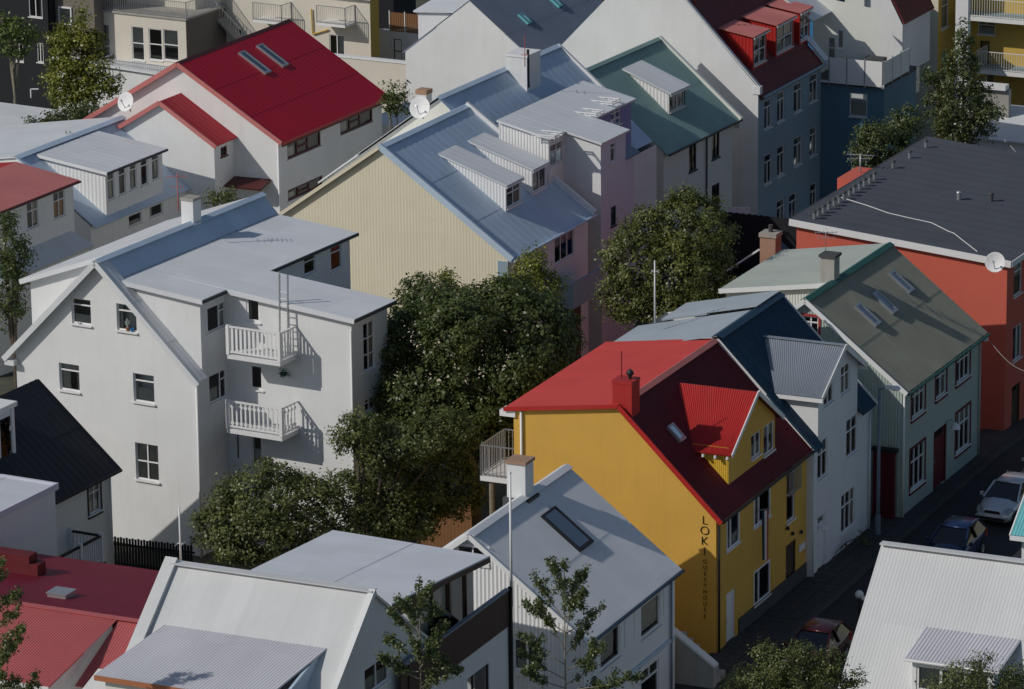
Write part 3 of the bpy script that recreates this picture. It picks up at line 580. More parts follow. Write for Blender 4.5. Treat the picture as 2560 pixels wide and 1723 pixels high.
# ================================================================== large white house with balconies
H = House('apartment_house', 'large white gabled house with two balconies and a broad pale roof', q(7, 1365, 665), 0, ang=60.5)
WHT = H; L = 12.1; ap = (-4.55, 12.05); ze = 7.75; uL = -8.95; VD = .45
L1 = H.f(q(4, 1530, 900))[1]; uW = H.g(q(5, 80, 800), L1)[0]; L2 = 5.05
zsh = lambda u: 11.2+(10.38-11.2)*(u+3.75)/(10.05)          # the broad shed roof
zl = lambda u: 12.0+(10.35-12.0)*(u+4.7)/(-9.3+4.7)
G = H.face('g', 0.0); kw = dict(sd=.1, out=-.08)
ws = [gb(G, 4, 480, 617, 470, 662, 't', **kw), gb(G, 4, 785, 925, 508, 708, 't', **kw), gb(G, 4, 397, 540, 908, 1112, 't', cur=((0, .45, 0, .74), (.75, 1, 0, .74), (0, 1, .76, 1)), **kw),
      gb(G, 4, 898, 1045, 978, 1192, 't', cur=((0, 1, 0, .48), (0, .12, .4, .72)), **kw), gb(G, 7, 912, 1075, -102, 172, 'xm', cur=((0, 1, 0, 1),), **kw)]
G.wall('white_wall', [(uL, ze-.1), (ap[0], ap[1]-.1), (0, ze)], -.6, ws)
F = H.face('f', 0.0)
ws = [fb(F, 4, 1400, 1525, 475, 728, 'r', .55), fb(F, 4, 1412, 1532, 935, 1202, 'r', .55, cur=((0, .6, 0, .45),))]
F.wall('white_wall', [(0, ze), (VD-.001, ze), (VD, zsh(0)-.06), (L1, zsh(0)-.06)], -.6, ws)
GW = H.face('g', L1)
ws = [gb(GW, 4, 1662, 1758, 460, 642, 'o', fw=.09), gb(GW, 4, 1685, 1778, 918, 1100, 'o', fw=.09), gb(GW, 4, 1590, 1622, 1380, 1570, 'o'), gb(GW, 4, 1700, 1772, 1400, 1600, 'o')]
GW.wall('white_wall', [(0, zsh(0)-.06), (uW, zsh(uW)-.06)], -.6, ws)
FW = H.face('f', uW)
ws = [FW.win(q(5, 155, 650), q(5, 235, 940), 'x23'), FW.win(q(5, 165, 1165), q(5, 235, 1215), 'x')]
FW.wall('white_wall', [(L1, zsh(uW)-.06), (L2, zsh(uW)-.06)], -.6, ws)
H.face('k', L2).wall('white_wall', [(0, zsh(0)-.06), (uW, zsh(uW)-.06)], -.6)
F3 = H.face('f', 0.0)
ws = [fb(F3, 4, 2055, 2133, 170, 330, 't', .5), fb(F3, 4, 2235, 2310, 95, 302, 't', .5, cm='orange_curtain')]
F3.wall('white_wall', [(L2, zsh(0)-.06), (L, zsh(0)-.06)], -.6, ws)
H.face('k', L).wall('white_wall', [(-9.1, 10.2), (ap[0], ap[1]-.1), (-3.75, 11.15), (0, zsh(0)-.06)], -.6)
H.face('l', -9.1).wall('white_wall', [(1.45, 10.3), (L, 10.3)], -.6); H.face('l', uL).wall('white_wall', [(0, ze-.1), (1.45, ze-.1)], -.6)
H.face('g', 1.45).wall('white_wall', [(-9.1, 10.33), (-4.7, 11.95)], 4, name='dormer_cheek')
H.face('g', VD).wall('white_wall', [(-3.75, 11.18), (0, zsh(0)-.06)], 6, name='dormer_cheek')
# roofs
sl = (ap[0], ap[1], 0, ze+.08); kk = (ze+.08-ap[1])/(-ap[0])
H.slope(ap[0], ap[1], .3, ze+.08+.3*kk, -.32, VD-.02, 'white_metal', .3, .004)
H.slope(ap[0], ap[1], uL-.4, ze-.02-.38, -.32, 1.43, 'white_metal', .3, .004)
H.slope(ap[0], ap[1], -3.75, 11.26, VD-.02, L+.25, 'blue_metal', .6, .003)
H.slope(ap[0], ap[1], -9.45, zl(-9.45), 1.2, L+.25, 'white_metal', .5, .001)
H.slope(-3.78, zsh(-3.78)+.02, .28, zsh(.28), VD-.22, L1-.24, 'white_metal', .5, .001, .1)
H.slope(-3.78, zsh(-3.78)+.02, uW+.3, zsh(uW+.3), L1-.235, L2+.25, 'white_metal', .5, .001, .1)
H.slope(-3.78, zsh(-3.78)+.02, .28, zsh(.28), L2+.255, L+.25, 'white_metal', .5, .001, .1)
H.ridge(ap[0], ap[1]+.02, -.3, L+.3, 'blue_metal', .22)
for (p, r) in (((ap[0], -.35, ap[1]-.09), (.3, -.35, ze-.34)), ((ap[0], -.35, ap[1]-.09), (uL-.4, -.35, ze-.5))): H.board(p, r, 'white_metal', .06, .24)
H.board((-3.78, VD-.25, zsh(-3.78)-.08), (.28, VD-.25, zsh(.28)-.1), 'white_metal', .04, .2, 'fascia'); H.board((.3, VD-.2, zsh(.28)-.1), (.3, L1-.25, zsh(.28)-.1), 'plinth', .05, .12, 'gutter_board')
H.board((.28, L1-.26, zsh(.28)-.1), (uW+.3, L1-.26, zsh(uW+.3)-.1), 'white_metal', .04, .18, 'fascia'); H.board((uW+.32, L1-.24, zsh(uW+.3)-.08), (uW+.32, L2+.25, zsh(uW+.3)-.08), 'plinth', .05, .14, 'gutter_board')
H.board((.3, L2+.27, zsh(.28)-.08), (.3, L+.25, zsh(.28)-.08), 'plinth', .05, .12, 'gutter_board')
H.board((-9.47, 1.2, zl(-9.45)-.08), (-9.47, L+.25, zl(-9.45)-.08), 'white_metal', .05, .16, 'gutter_board'); H.board((ap[0]-.2, 1.17, ap[1]-.16), (-9.45, 1.17, zl(-9.45)-.1), 'white_metal', .04, .2, 'fascia')
H.put(MB().beam((uL-.35, -.2, ze-.62), (uL+.12, -.2, ze-.62), .3, .22), 'gutter_end', 'white_metal')
H.pipe(0, -.02, 0, 7.4, 'white_paint', .05, (.05, -.05)); H.pipe(uW, L1+.02, 0, 9.8, 'white_paint', .04, (-.02, -.05))
v = H.f(q(4, 1300, 70), ap[0]-.1)[1]
chimney(H, ap[0]-.15, v+.05, .6, .6, 11.2, 12.95, 'white_wall', 'concrete', .03)
# balconies
ub = H.g(q(4, 2010, 850), L1)[0]
for (n, yb, yl, sty) in ((4, 850, 690, 0), (4, 1352, 1175, 1)):
    z0 = H.g(q(n, 2010, yb), L1)[2]; d0 = 1.32; z1 = z0+1.16
    ul = H.g(q(n, 1535, yb), L1-d0)[0]; fl = H.put(MB().box(ul, ub, L1-d0, L1-.002, z0-.2, z0-.02), 'balcony_floor', 'white_wall')
    mb = MB(); rails = [((ul+.04, L1-d0+.04), (ub-.04, L1-d0+.04)), ((ub-.04, L1-d0+.04), (ub-.04, L1-.04))]
    tp = MB()
    for (a, b) in rails:
        tp.beam((a[0], a[1], z1), (b[0], b[1], z1), .1, .06); tp.beam((a[0], a[1], z0+.1), (b[0], b[1], z0+.1), .06, .07)
    for (x, y) in ((ub-.04, L1-d0+.04), (ul+.04, L1-d0+.04)): tp.box(x-.07, x+.07, y-.07, y+.07, z0-.02, z1+.06)
    tp.build('handrail', 'white_paint', fl)
    sm = {}
    for (a, b) in rails:
        ln = math.hypot(b[0]-a[0], b[1]-a[1]); k = int(ln/(.19 if sty == 0 else .21)); alx = abs(b[0]-a[0]) > .5
        for i in range(1, k):
            t = i/k; x, y = a[0]+(b[0]-a[0])*t, a[1]+(b[1]-a[1])*t; key = (alx,)
            if key not in sm:
                s_ = MB(); w_, d_ = ((.055, .012) if sty == 0 else (.035, .02)); w_, d_ = (w_, d_) if alx else (d_, w_)
                s_.box(-w_, w_, -d_, d_, .14, 1.13)
                if sty: s_.box(-w_*2.2, w_*2.2, -d_*.9 if alx else -d_*2.2, d_*.9 if alx else d_*2.2, .9, 1.0); s_.box(-w_*2.2, w_*2.2, -d_*.9 if alx else -d_*2.2, d_*.9 if alx else d_*2.2, .2, .3)
                sm[key] = s_.mesh('slat', 'white_paint')
            o = bpy.data.objects.new('slat', sm[key]); COL.objects.link(o); o.parent = fl; o.location = (x, y, z0)
# roof ladder
def wp(H, P): return Vector(H.w(*P))
lad = empty('roof_ladder', H.w(2.9, L1-.35, 0), H.ang-pi/2, 'grey metal ladder standing on the upper balcony against the roof edge', 'ladder')
ua, ub2 = H.g(q(4, 1890, 600), L1-.3)[0], H.g(q(4, 1945, 600), L1-.3)[0]; z0 = H.g(q(4, 2010, 850), L1)[2]; zt = H.g(q(4, 1878, 312), L1-.3)[2]
for u in (ua, ub2): MB().beam((u-2.9, 0, z0), (u-2.9, .12, zt), .05, .06).build('rail', 'steel', lad)
for i in range(9):
    t = .1+i*.085; MB().tube((ua-2.9, .12*t, z0+(zt-z0)*t), (ub2-2.9, .12*t, z0+(zt-z0)*t), .018).build('rung', 'steel', lad)
hp = H.g(q(4, 1915, 985), L1-.25); hb = empty('hanging_plant', H.w(hp[0], L1-.25, hp[2]), 0, 'dark hanging plant basket on the white wall between the balconies', 'plant')
MB().lathe((0, 0, -.1), [(.001, 0), (.12, .02), (.16, .14)], 10).build('basket', 'dark_trim', hb); MB().path([(-.14, 0, .04), (0, 0, .4), (.14, 0, .04)], .008).build('chain', 'steel', hb)
rr = random.Random(4); mb = MB()
for i in range(90):
    x, y, z = rr.gauss(0, .11), rr.gauss(0, .11), rr.gauss(.0, .09); a = rr.random()*6; mb.poly((x, y, z), (x+.06*cos(a), y+.06*sin(a), z+.02), (x+.09*cos(a), y+.09*sin(a), z-.05))
mb.build('leaves', 'dark_green', hb, recalc=False)
# flower pots on the attic sills
for (x, y, m_, nm, lab) in ((862, 690, 'terracotta', 'flower_pot', 'terracotta pot with a cactus on the right attic window sill'), (893, 695, 'blue_wall', 'small_pot', 'small blue pot beside the cactus on the attic sill'), (533, 655, 'white_paint', 'white_jug', 'small white jug on the left attic window sill')):
    p = H.g(q(4, x, y), .02); o = empty(nm, H.w(p[0], .02, p[2]-.02), 0, lab, 'pot')
    MB().lathe((0, 0, 0), [(.001, 0), (.06, 0), (.085, .13), (.07, .13), (.065, .1), (.001, .09)], 10).build('pot', m_, o)
    if nm == 'flower_pot':
        mb = MB(); mb.tube((0, 0, .1), (0, 0, .5), .03); mb.tube((0, 0, .25), (.08, 0, .3), .02); mb.tube((.08, 0, .3), (.08, 0, .42), .02); mb.tube((0, 0, .2), (-.07, 0, .26), .02); mb.tube((-.07, 0, .26), (-.07, 0, .4), .02); mb.build('cactus', 'green_wall', o)
# ================================================================== cream corrugated house
H = House('corrugated_house', 'cream corrugated gable house with pale blue roof and two white dormers', q(5, 1135, 200), 6.2, ang=64.6)
CRM = H; L = 8.9; ap = (-6.44, 10.88); ze = 6.2; uL = -12.9; zb = gz(196)-.5
G = H.face('g', 0.0); G.wall('cream_wall', [(uL, ze), (ap[0], ap[1]-.08), (0, ze)], zb, corr=(.16, .0035))
F = H.face('f', 0.0)
ws = [F.win(q(5, 1450, 60), q(5, 1582, 175), 'v3'), F.win(q(5, 1335, 165), q(5, 1380, 190), 'o'), F.win(q(5, 1180, 245), q(5, 1230, 300), 'o')]
F.wall('iceblue_wall', [(0, ze), (L, ze)], zb, ws)
H.face('k', L).wall('cream_wall', [(uL, ze), (ap[0], ap[1]-.08), (0, ze)], zb); H.face('l', uL).wall('cream_wall', [(0, ze), (L, ze)], zb)
sl = (ap[0], ap[1], 0, ze+.07); kk = (ze+.07-ap[1])/6.44
H.slope(ap[0], ap[1], .3, ze+.07+.3*kk, -.18, L+.2, 'blue_metal', .6, .004); H.slope(ap[0], ap[1], uL-.3, ze+.07+.3*kk, -.18, L+.2, 'white_metal', .6, .004)
H.ridge(ap[0], ap[1]+.02, -.18, L+.2, 'blue_metal', .25)
H.board((ap[0], -.14, ap[1]+.02), (.3, -.14, ze-.04), 'blue_metal', .14, .3); H.board((ap[0], -.2, ap[1]-.04), (uL-.3, -.2, ze-.1), 'cream_wall', .06, .16); H.board((ap[0], L+.14, ap[1]+.05), (.3, L+.14, ze), 'white_paint', .16, .34)
H.gutter((.36, -.15, ze-.1), (.36, L+.2, ze-.1), 'blue_metal', .07)
zz = lambda u: sl[1]+(sl[3]-sl[1])*(u-sl[0])/(sl[2]-sl[0])
# two long shed dormers
for (ptl, pbl, xr, pbk, st) in (((1125, 1245), (1122, 1432), 1225, (665, 1045), 'x'), ((1300, 1140), (1300, 1325), 1398, (850, 965), 'v')):
    uf, vA, zbt = H.on(q(2, *pbl), sl); zt = H.f(q(2, *ptl), uf)[2]; vB = H.f(q(2, xr, pbl[1]-45), uf)[1]; u0, _v, z0 = H.on(q(2, *pbk), sl)
    FD = H.face('f', uf)
    shed_dormer(H, u0, z0+.03, uf, zt, vA, vB, zbt-.1, 'white_paint', 'white_metal', sl, [FD.win(None, None, st, rect=(vA+.1, vB-.08, zbt+.14, zt-.16))], corr=(.16, .009), p=.5, amp=.003)
# balcony and panel below
p = H.f(q(5, 1440, 320)); p2 = H.f(q(5, 1690, 290), 1.3)
bl = H.put(MB().box(.02, 1.35, p[0]+4.2, p[0]+7.6, p[2]-1.35, p[2]-1.2), 'balcony_floor', 'bluegrey_wall')
mb = MB(); mb.box(1.25, 1.35, p[0]+4.2, p[0]+7.6, p[2]-1.195, p[2]-.1); mb.box(.02, 1.245, p[0]+4.2, p[0]+4.3, p[2]-1.195, p[2]-.1); mb.build('balcony_wall', 'bluegrey_wall', bl)
H.put(MB().box(.02, 1.2, p[0]+4.3, p[0]+5.4, zb, p[2]-1.36), 'porch', 'brown_wood')
H.put(MB().box(-.5, .02, -.05, .012, 4.2, 6.0), 'corner_panel', 'bluegrey_wall')
# ================================================================== lilac house behind
H = House('terraced_house', 'white and lilac house with steel blue roof and broad white dormer roofs', q(2, 1765, 1500), 5.5, ang=63)
LIL = H; zb = gz(204)-.5; u1 = H.g(q(2, 1515, 885))[0]; ap = (-7.6, 11.35); L = 10.6; vN = -2.0
zs = lambda u: 10.42+(9.45-10.42)*(u+4.5)/4.5
GW = H.face('g', 0.0); GW.wall('white_wall', [(u1, zs(u1)-.05), (0, zs(0)-.05)], zb)
FW = H.face('f', 0.0)
ws = [fb(FW, 2, 1828, 1862, 955, 1105, 't', .55), fb(FW, 2, 1830, 1866, 1385, 1535, 't', .55, frame='dark_trim')]
FW.wall('lilac_wall', [(0, zs(0)-.05), (2.75, zs(0)-.05)], zb, ws); H.face('k', 2.75).wall('lilac_wall', [(-2.0, zs(-2)-.05), (0, zs(0)-.05)], zb)
vq = H.f(q(2, 1983, 1080), -.35)[1]; H.put(MB().box(-3, -.35, 2.76, vq, zb, 8.0), 'lower_bay', 'lilac_wall'); H.quad((-2, 2.8, 9.0), (-2, vq+.3, 9.0), (-.1, vq+.3, 7.9), (-.1, 2.8, 7.9), 'slate_metal', .5, .004, .08)
F1 = H.face('f', u1); ws = [F1.win(q(2, 1420, 985), q(2, 1508, 1090), 'x')]
F1.wall('white_wall', [(-1.65, zs(u1)-.05), (0, zs(u1)-.05)], zb, ws)
H.face('g', -1.65).wall('white_paint', [(-4.6, zs(-4.6)-.05), (u1, zs(u1)-.05)], 5, corr=(.16, .014), name='dormer_cheek')
gp = [(-14, 6.6), (ap[0], ap[1]-.1), (-2.0, 6.6)]
H.face('g', vN).wall('pale_wall', gp, zb); H.face('k', L).wall('pale_wall', gp, zb); H.face('l', -14).wall('white_wall', [(vN, 6.6), (L, 6.6)], zb); H.face('f', -2.02).wall('white_wall', [(2.75, 6.8), (L, 6.8)], zb)
H.slope(ap[0], ap[1], -2.3, 6.9, vN-.2, L+.2, 'blue_metal', .6, .004); H.slope(ap[0], ap[1], -14.3, 6.5, vN-.2, L+.2, 'white_metal', .6, .004)
H.ridge(ap[0], ap[1]+.03, vN-.2, L+.2, 'blue_metal', .25); H.board((ap[0], L+.22, ap[1]), (-4.2, L+.22, 8.6), 'white_paint', .16, .26)
H.slope(-4.6, zs(-4.6)+.02, u1+.2, zs(u1+.2), -1.85, -.205, 'white_metal', .6, .002, .1); H.slope(-4.6, zs(-4.6)+.02, .15, zs(.15), -.2, 2.95, 'white_metal', .6, .002, .1)
H.slope(-4.6, zs(-4.6)+.02, -1.7, zs(-1.7), 2.955, 7.6, 'white_metal', .6, .002, .1)
F3 = H.face('f', -1.95)
wv = H.f(q(2, 1830, 850), -1.9); ws = [F3.win(q(2, 1828, 735), q(2, 1898, 830), 'x23')]
F3.wall('violet_wall', [(2.96, zs(-2)-.08), (7.5, zs(-2)-.08)], zb, ws); H.face('k', 7.5).wall('violet_wall', [(-4.6, zs(-4.6)-.1), (-1.95, zs(-2)-.08)], 6); H.face('g', 2.96).wall('white_wall', [(-4.6, zs(-4.6)-.1), (-1.95, zs(-2)-.08)], 6)
# roof terrace frames standing on the white roofs
for (x, y) in ((1410, 905), (1690, 760), (1800, 690)):
    u, v, z = H.h(q(2, x, y), 10.0); z = zs(u); railing('roof_hatch_rail', H, [(u-.7, v-.35), (u+.5, v-.35), (u+.5, v+.5), (u-.7, v+.5)], z-.05, z+.14, 'white_paint', .03, .03, .3)
vc = H.f(q(2, 1265, 630), -6.6)[1]; chimney(H, -6.9, vc+.2, 1.15, 1.5, 9.6, 12.0, 'white_wall', 'white_paint', .04)
H.put(MB().tube((-6.32, vc-.42, 10.5), (-6.32, vc-.42, 12.4), .07), 'flue', 'dark_trim')
# ================================================================== teal roofed house
H = House('townhouse', 'pale house with teal corrugated roof, one white dormer and dark windows', q(2, 2188, 1400), 3.0, ang=62)
TEA = H; zb = gz(217)-1; L = 8.2; ap = (-4.4, 9.72); ze = 6.0
F = H.face('f', 0.0); d = dict(frame='dark_trim', sm='plinth')
ws = [fb(F, 3, 60, 110, 928, 1168, 'v', .5, **d), fb(F, 3, 215, 266, 843, 1082, 'v', .5, **d), fb(F, 3, 215, 266, 1232, 1482, 'v', .5, **d), fb(F, 3, 60, 110, 1315, 1555, 'v', .5, **d)]
F.wall('pale_wall', [(0, ze), (L, ze)], zb, ws); gp = [(-8.8, ze), (ap[0], ap[1]-.08), (0, ze)]
H.face('g', 0).wall('pale_wall', gp, zb); H.face('k', L).wall('pale_wall', gp, zb); H.face('l', -8.8).wall('pale_wall', [(0, ze), (L, ze)], zb)
kk = (ze+.06-ap[1])/4.4; sl = (ap[0], ap[1], 0, ze+.06)
H.slope(ap[0], ap[1], .35, ze+.06+.35*kk, -.2, L+.3, 'teal_metal', .2, .014); H.slope(ap[0], ap[1], -9.1, ze-.2, -.2, L+.3, 'teal_metal', .2, .012); H.ridge(ap[0], ap[1]+.03, -.2, L+.3, 'teal_metal', .2)
H.board((ap[0], L+.32, ap[1]), (.35, L+.32, ze-.2), 'pale_wall', .2, .3); H.gutter((.42, -.2, ze-.22), (.42, L+.3, ze-.22), 'dark_trim', .06); H.pipe(0, H.f(q(3, 172, 1100))[1], zb, ze-.1, 'dark_trim'); H.put(MB().box(.1, .45, L-.05, L+.35, ze-.6, ze-.2), 'eave_end', 'pale_wall')
uf, vA, zbt = H.on(q(2, 2225, 775), sl); zt = H.f(q(2, 2245, 610), uf)[2]; u0, _v, z0 = H.on(q(2, 1895, 480), sl); vB = vA+1.9; FD = H.face('f', uf)
shed_dormer(H, u0, z0+.05, uf, zt, vA, vB, zbt-.1, 'dark_green', 'white_metal', sl, [FD.win(None, None, 'v', rect=(vA+.1, vB-.1, zbt+.1, zt-.15))], corr=(.2, .012), p=.8, amp=.003, over=.2, cheek_m='white_paint')
# ================================================================== blue-grey building with dark red roof
H = House('townhouse', 'tall blue-grey building with white gable, maroon roof and three red dormers', q(3, 525, 1480), 0, ang=64.5, cat='building')
BGR = H; zb = gz(226)-1.5; L = 9.0; ze = 6.55; ap = (-6.3, 13.6)
F = H.face('f', 0.0); s_ = .52
ws = [fb(F, 3, a, b, c, d, 'T', s_) for a, b, c, d in ((570, 617, 660, 878), (657, 705, 608, 832), (770, 822, 548, 768), (878, 927, 488, 698), (570, 617, 1030, 1252), (657, 703, 976, 1198), (770, 822, 912, 1128), (878, 922, 848, 1062), (655, 706, 1338, 1555), (738, 784, 1300, 1520), (880, 920, 1232, 1450))]
F.wall('bluegrey_wall', [(0, ze), (L, ze)], zb, ws)
gp = [(-12.6, 7.2), (ap[0], ap[1]+.1), (0, ze+.55)]
H.face('g', 0).wall('white_wall', gp, zb); H.face('k', L).wall('white_wall', [(-12.6, 6.7), (ap[0], ap[1]-.2), (0, ze)], zb); H.face('l', -12.6).wall('white_wall', [(0, 6.6), (L, 6.6)], zb)
H.put(MB().prism([(-.0, -.02, zb), (.02, -.02, zb), (.02, .6, zb), (0, .6, zb)], (0, 0, .1)), 'corner_block', 'bluegrey_wall') if 0 else None
sl = (ap[0], ap[1], 0, ze+.1); kk = (ze+.1-ap[1])/6.3
H.slope(ap[0], ap[1], .2, ze+.1+.2*kk, .25, L+.1, 'maroon_metal', .2, .012); H.slope(ap[0], ap[1], -12.8, 6.6, .25, L+.1, 'maroon_metal', .2, .01)
H.put(MB().prism([(ap[0], 0.001, ap[1]+.1), (ap[0], .25, ap[1]+.1), (.05, .25, ze+.55), (.05, 0.001, ze+.55)], (0, 0, .08)), 'gable_coping', 'white_wall')
H.put(MB().box(-.3, .12, -.05, .3, ze+.2, ze+.62), 'gable_shoulder', 'white_wall')
H.gutter((.25, .3, ze), (.25, L, ze), 'bluegrey_wall', .08)
zz = lambda u: sl[1]+(sl[3]-sl[1])*(u-sl[0])/(sl[2]-sl[0])
for (x0, x1, yt, yb, xl) in ((497, 580, 270, 460, 325), (652, 762, 180, 378, 450), (812, 872, 112, 292, 640)):
    uf = -1.15
    # window wall of the dormer
    P = H.f(q(3, x0, yb), uf)
    for _ in range(6):
        uf = (P[2]-.12-sl[1])/(sl[3]-sl[1])*(sl[2]-sl[0])+sl[0]; P = H.f(q(3, x0, yb), uf)
    vA = P[1]-.1; vB = H.f(q(3, x1, yb-45), uf)[1]+.12; zt = P[2]+1.75; u0 = uf-1.9; FD = H.face('f', uf)
    shed_dormer(H, u0, zt+.3, uf, zt, vA, vB, zz(uf)-.15, 'red_metal', 'faded_red', sl, [FD.win(None, None, 'xm', rect=(vA+.14, vB-.14, P[2]+.1, zt-.18))], corr=(.2, .012), p=.25, amp=.012, over=.15)
H.put(MB().path([(ap[0]+2.3, 1.0, 11), (ap[0]+2.3, 1.0, 13.4)], .04), 'flue', 'red_trim')
H.put(MB().prism([(-1.6, L+.12, 8.5), (.2, L+.12, 6.55), (.2, L+.75, 6.55), (-1.6, L+.75, 8.5)], (0, 0, .15)), 'verge_coping', 'blue_metal')
# wing with the roof terrace
vw = L+.8; FG = H.face('g', vw); uA = FG.pick(q(3, 1020, 600))[0]; uB = FG.pick(q(3, 1380, 620))[0]; zt = FG.pick(q(3, 1200, 580))[1]
ws = [gb(FG, 3, 1147, 1265, 625, 795, 't', frame='iceblue_wall', cur=((0, 1, 0, .7),)), gb(FG, 3, 1145, 1265, 945, 1090, 't', frame='iceblue_wall')]
FG.wall('tealblue_wall', [(-.8, zt), (uB, zt)], zb, ws, name='wing_wall'); H.face('f', uB).wall('tealblue_wall', [(vw, zt), (vw+5, zt)], zb, name='wing_wall')
H.put(MB().box(-.8, uB+.02, vw-.25, vw+5, zt, zt+.22), 'terrace_floor', 'plinth')
mb = MB(); zq = zt+1.5; n = 4
fl = H.put(MB().box(-.8, uB+.1, vw-.32, vw-.27, zt+.1, zt+.22), 'terrace_edge', 'white_paint')
for i in range(3):
    x0 = uA+(uB-uA)*i/3+.03; x1 = uA+(uB-uA)*(i+1)/3-.03; MB().box(x0, x1, vw-.3, vw-.26, zt+.23, zq).build('balcony_panel', 'white_paint', fl)
for i in range(4): x = uA+(uB-uA)*i/3; MB().box(x-.025, x+.025, vw-.33, vw-.27, zt, zq+.1).build('balcony_post', 'steel', fl)
for i in range(3): MB().box(uB+.05, uB+.09, vw-.25+i*1.3, vw+.98+i*1.3, zt+.23, zq).build('balcony_panel', 'white_paint', fl)
for i in range(4): MB().box(uB+.04, uB+.1, vw-.3+i*1.3, vw-.26+i*1.3, zt, zq+.1).build('balcony_post', 'steel', fl)
MB().box(uA+1.5, uB-.5, vw+.8, vw+1.7, zt+.23, zt+1.35).build('terrace_bench', 'plinth', fl)
# upper storey behind the terrace
zu = zt+4.0
H.face('g', vw+2.3).wall('pale_wall', [(-1.7, zu+.3), (uB-1.2, zu-.2)], zt, [H.face('g', vw+2.3).win(q(3, 1000, 250), q(3, 1050, 400), 'h2', cur=((0, 1, 0, 1),)), H.face('g', vw+2.3).win(q(3, 1065, 200), q(3, 1105, 330), 'o', cur=((0, 1, 0, 1),))], name='upper_wall')
H.quad((-4.2, vw-.5, zu+1.9), (-4.2, vw+4, zu+1.9), (-.6, vw+4, zu-.5), (-.6, vw-.5, zu-.5), 'white_metal', .6, .005, .1)
# ================================================================== house with the big crimson roof
H = House('gabled_house', 'white gabled house with large crimson roof and two skylights', q(1, 1885, 1340), 3.0, ang=63)
CRI = H; zb = gz(220)-1; L = 11.2; ap = (-5.7, 9.66); ze = 6.1; uL = -11.3; d = dict(frame='brown_trim', sm='white_wall', fw=.09)
F = H.face('f', 0.0)
ws = [fb(F, 1, 1940, 2168, 855, 1088, 's3', .46, **d), fb(F, 2, 0, 220, 695, 922, 's3', .46, **d), fb(F, 1, 1945, 2180, 1180, 1365, 's3', .46, **d)]
for w in ws: w['cur'] = ((0, .25, 0, .6),)
F.wall('white_wall', [(0, ze), (L, ze)], zb, ws); gp = [(uL, ze+.1), (ap[0], ap[1]-.1), (0, ze)]
H.face('g', 0).wall('white_wall', gp, zb); H.face('k', L).wall('white_wall', gp, zb); H.face('l', uL).wall('white_wall', [(0, ze), (L, ze)], zb)
sl = (ap[0], ap[1], 0, ze+.12); kk = (ze+.12-ap[1])/5.7
H.slope(ap[0], ap[1], .4, ze+.12+.4*kk, -.25, L+.3, 'crimson_metal', .4, .005); H.slope(ap[0], ap[1], uL-.4, ze-.1, -.25, L+.3, 'crimson_metal', .4, .005); H.ridge(ap[0], ap[1]+.02, -.25, L+.3, 'brown_trim', .16)
for e_ in ((.4, ze-.12), (uL-.4, ze-.17)): H.board((ap[0], -.28, ap[1]-.07), (e_[0], -.28, e_[1]), 'faded_red', .06, .24)
H.board((.42, -.25, ze-.2), (.42, L+.3, ze-.2), 'brown_trim', .05, .24, 'fascia'); H.gutter((.5, -.25, ze-.12), (.5, L+.3, ze-.12), 'red_trim', .06)
for pc in (q(1, 1718, 430), q(1, 1838, 382)): skylight(H, pc, *sl, .62, 1.9, rim='steel')
H.pipe(0, 0, zb, 5.9, 'white_paint', .05, (.06, -.06))
ub, _, zz1 = H.g(q(1, 1580, 1000)); vd = H.f(q(1, 1447, 1000), ub)[1]; G2 = H.face('g', vd); a1 = G2.pick(q(1, 1090, 680)); e1 = G2.pick(q(1, 1450, 965)); u2 = 2*a1[0]-ub
F2 = H.face('f', ub); G2.wall('white_wall', [(u2, e1[1]), (a1[0], a1[1]-.06), (ub, e1[1])], zb, name='annex_wall')
F2.wall('white_wall', [(vd, e1[1]), (-.001, e1[1])], zb, [F2.win(q(1, 1490, 1000), q(1, 1535, 1045), 'o', frame='brown_trim', fw=.08)], name='annex_wall')
k2 = (e1[1]-a1[1])/(ub-a1[0])
H.slope(a1[0], a1[1], ub+.25, e1[1]+.25*k2+.05, vd-.2, -.002, 'crimson_metal', .4, .005); H.slope(a1[0], a1[1], u2-.25, e1[1]+.25*k2+.05, vd-.2, -.002, 'faded_red', .4, .005)
for e_ in (ub+.25, u2-.25): H.board((a1[0], vd-.23, a1[1]-.07), (e_, vd-.23, e1[1]+.25*k2-.02), 'faded_red', .05, .22)
P = H.g(q(1, 1580, 1190), -.02); H.quad((P[0]-.1, -.02, P[2]), (P[0]+2.2, -.02, P[2]+.05), (P[0]+2.2, -1.1, P[2]-.25), (P[0]-.1, -1.1, P[2]-.25), 'brown_trim', .3, .004, .1, 'porch_roof')
# ================================================================== house with five window dormer
H = House('clapboard_house', 'pale house with blue roof and a row of five windows in its long dormer', q(1, 715, 1500), 3.5, ang=62)
FIV = H; zb = gz(213)-1; ap = (-4.3, 6.72); vN, L = -1.4, 8.4; ze = 3.55; sl = (ap[0], ap[1], .35, ze)
F = H.face('f', 0.0); vA, vB = .1, 5.42
ws = [fb(F, 1, x0, x0+52, yt, yt+220-12, 't', .45, cur=((0, .35, 0, .7),) if i % 2 else ((.5, 1, 0, .7),)) for i, (x0, yt) in enumerate(((725, 1155), (800, 1120), (875, 1085), (950, 1058), (1025, 1020)))]
ws += [fb(F, 1, 870, 960, 1420, 1540, 'o', .45), fb(F, 1, 1010, 1100, 1360, 1480, 'o', .45)]
F.wall('white_paint', [(vN, ze), (vA-.001, ze), (vA, 6.0), (vB, 6.0), (vB+.001, ze), (L, ze)], zb, ws, corr=(.22, .010))
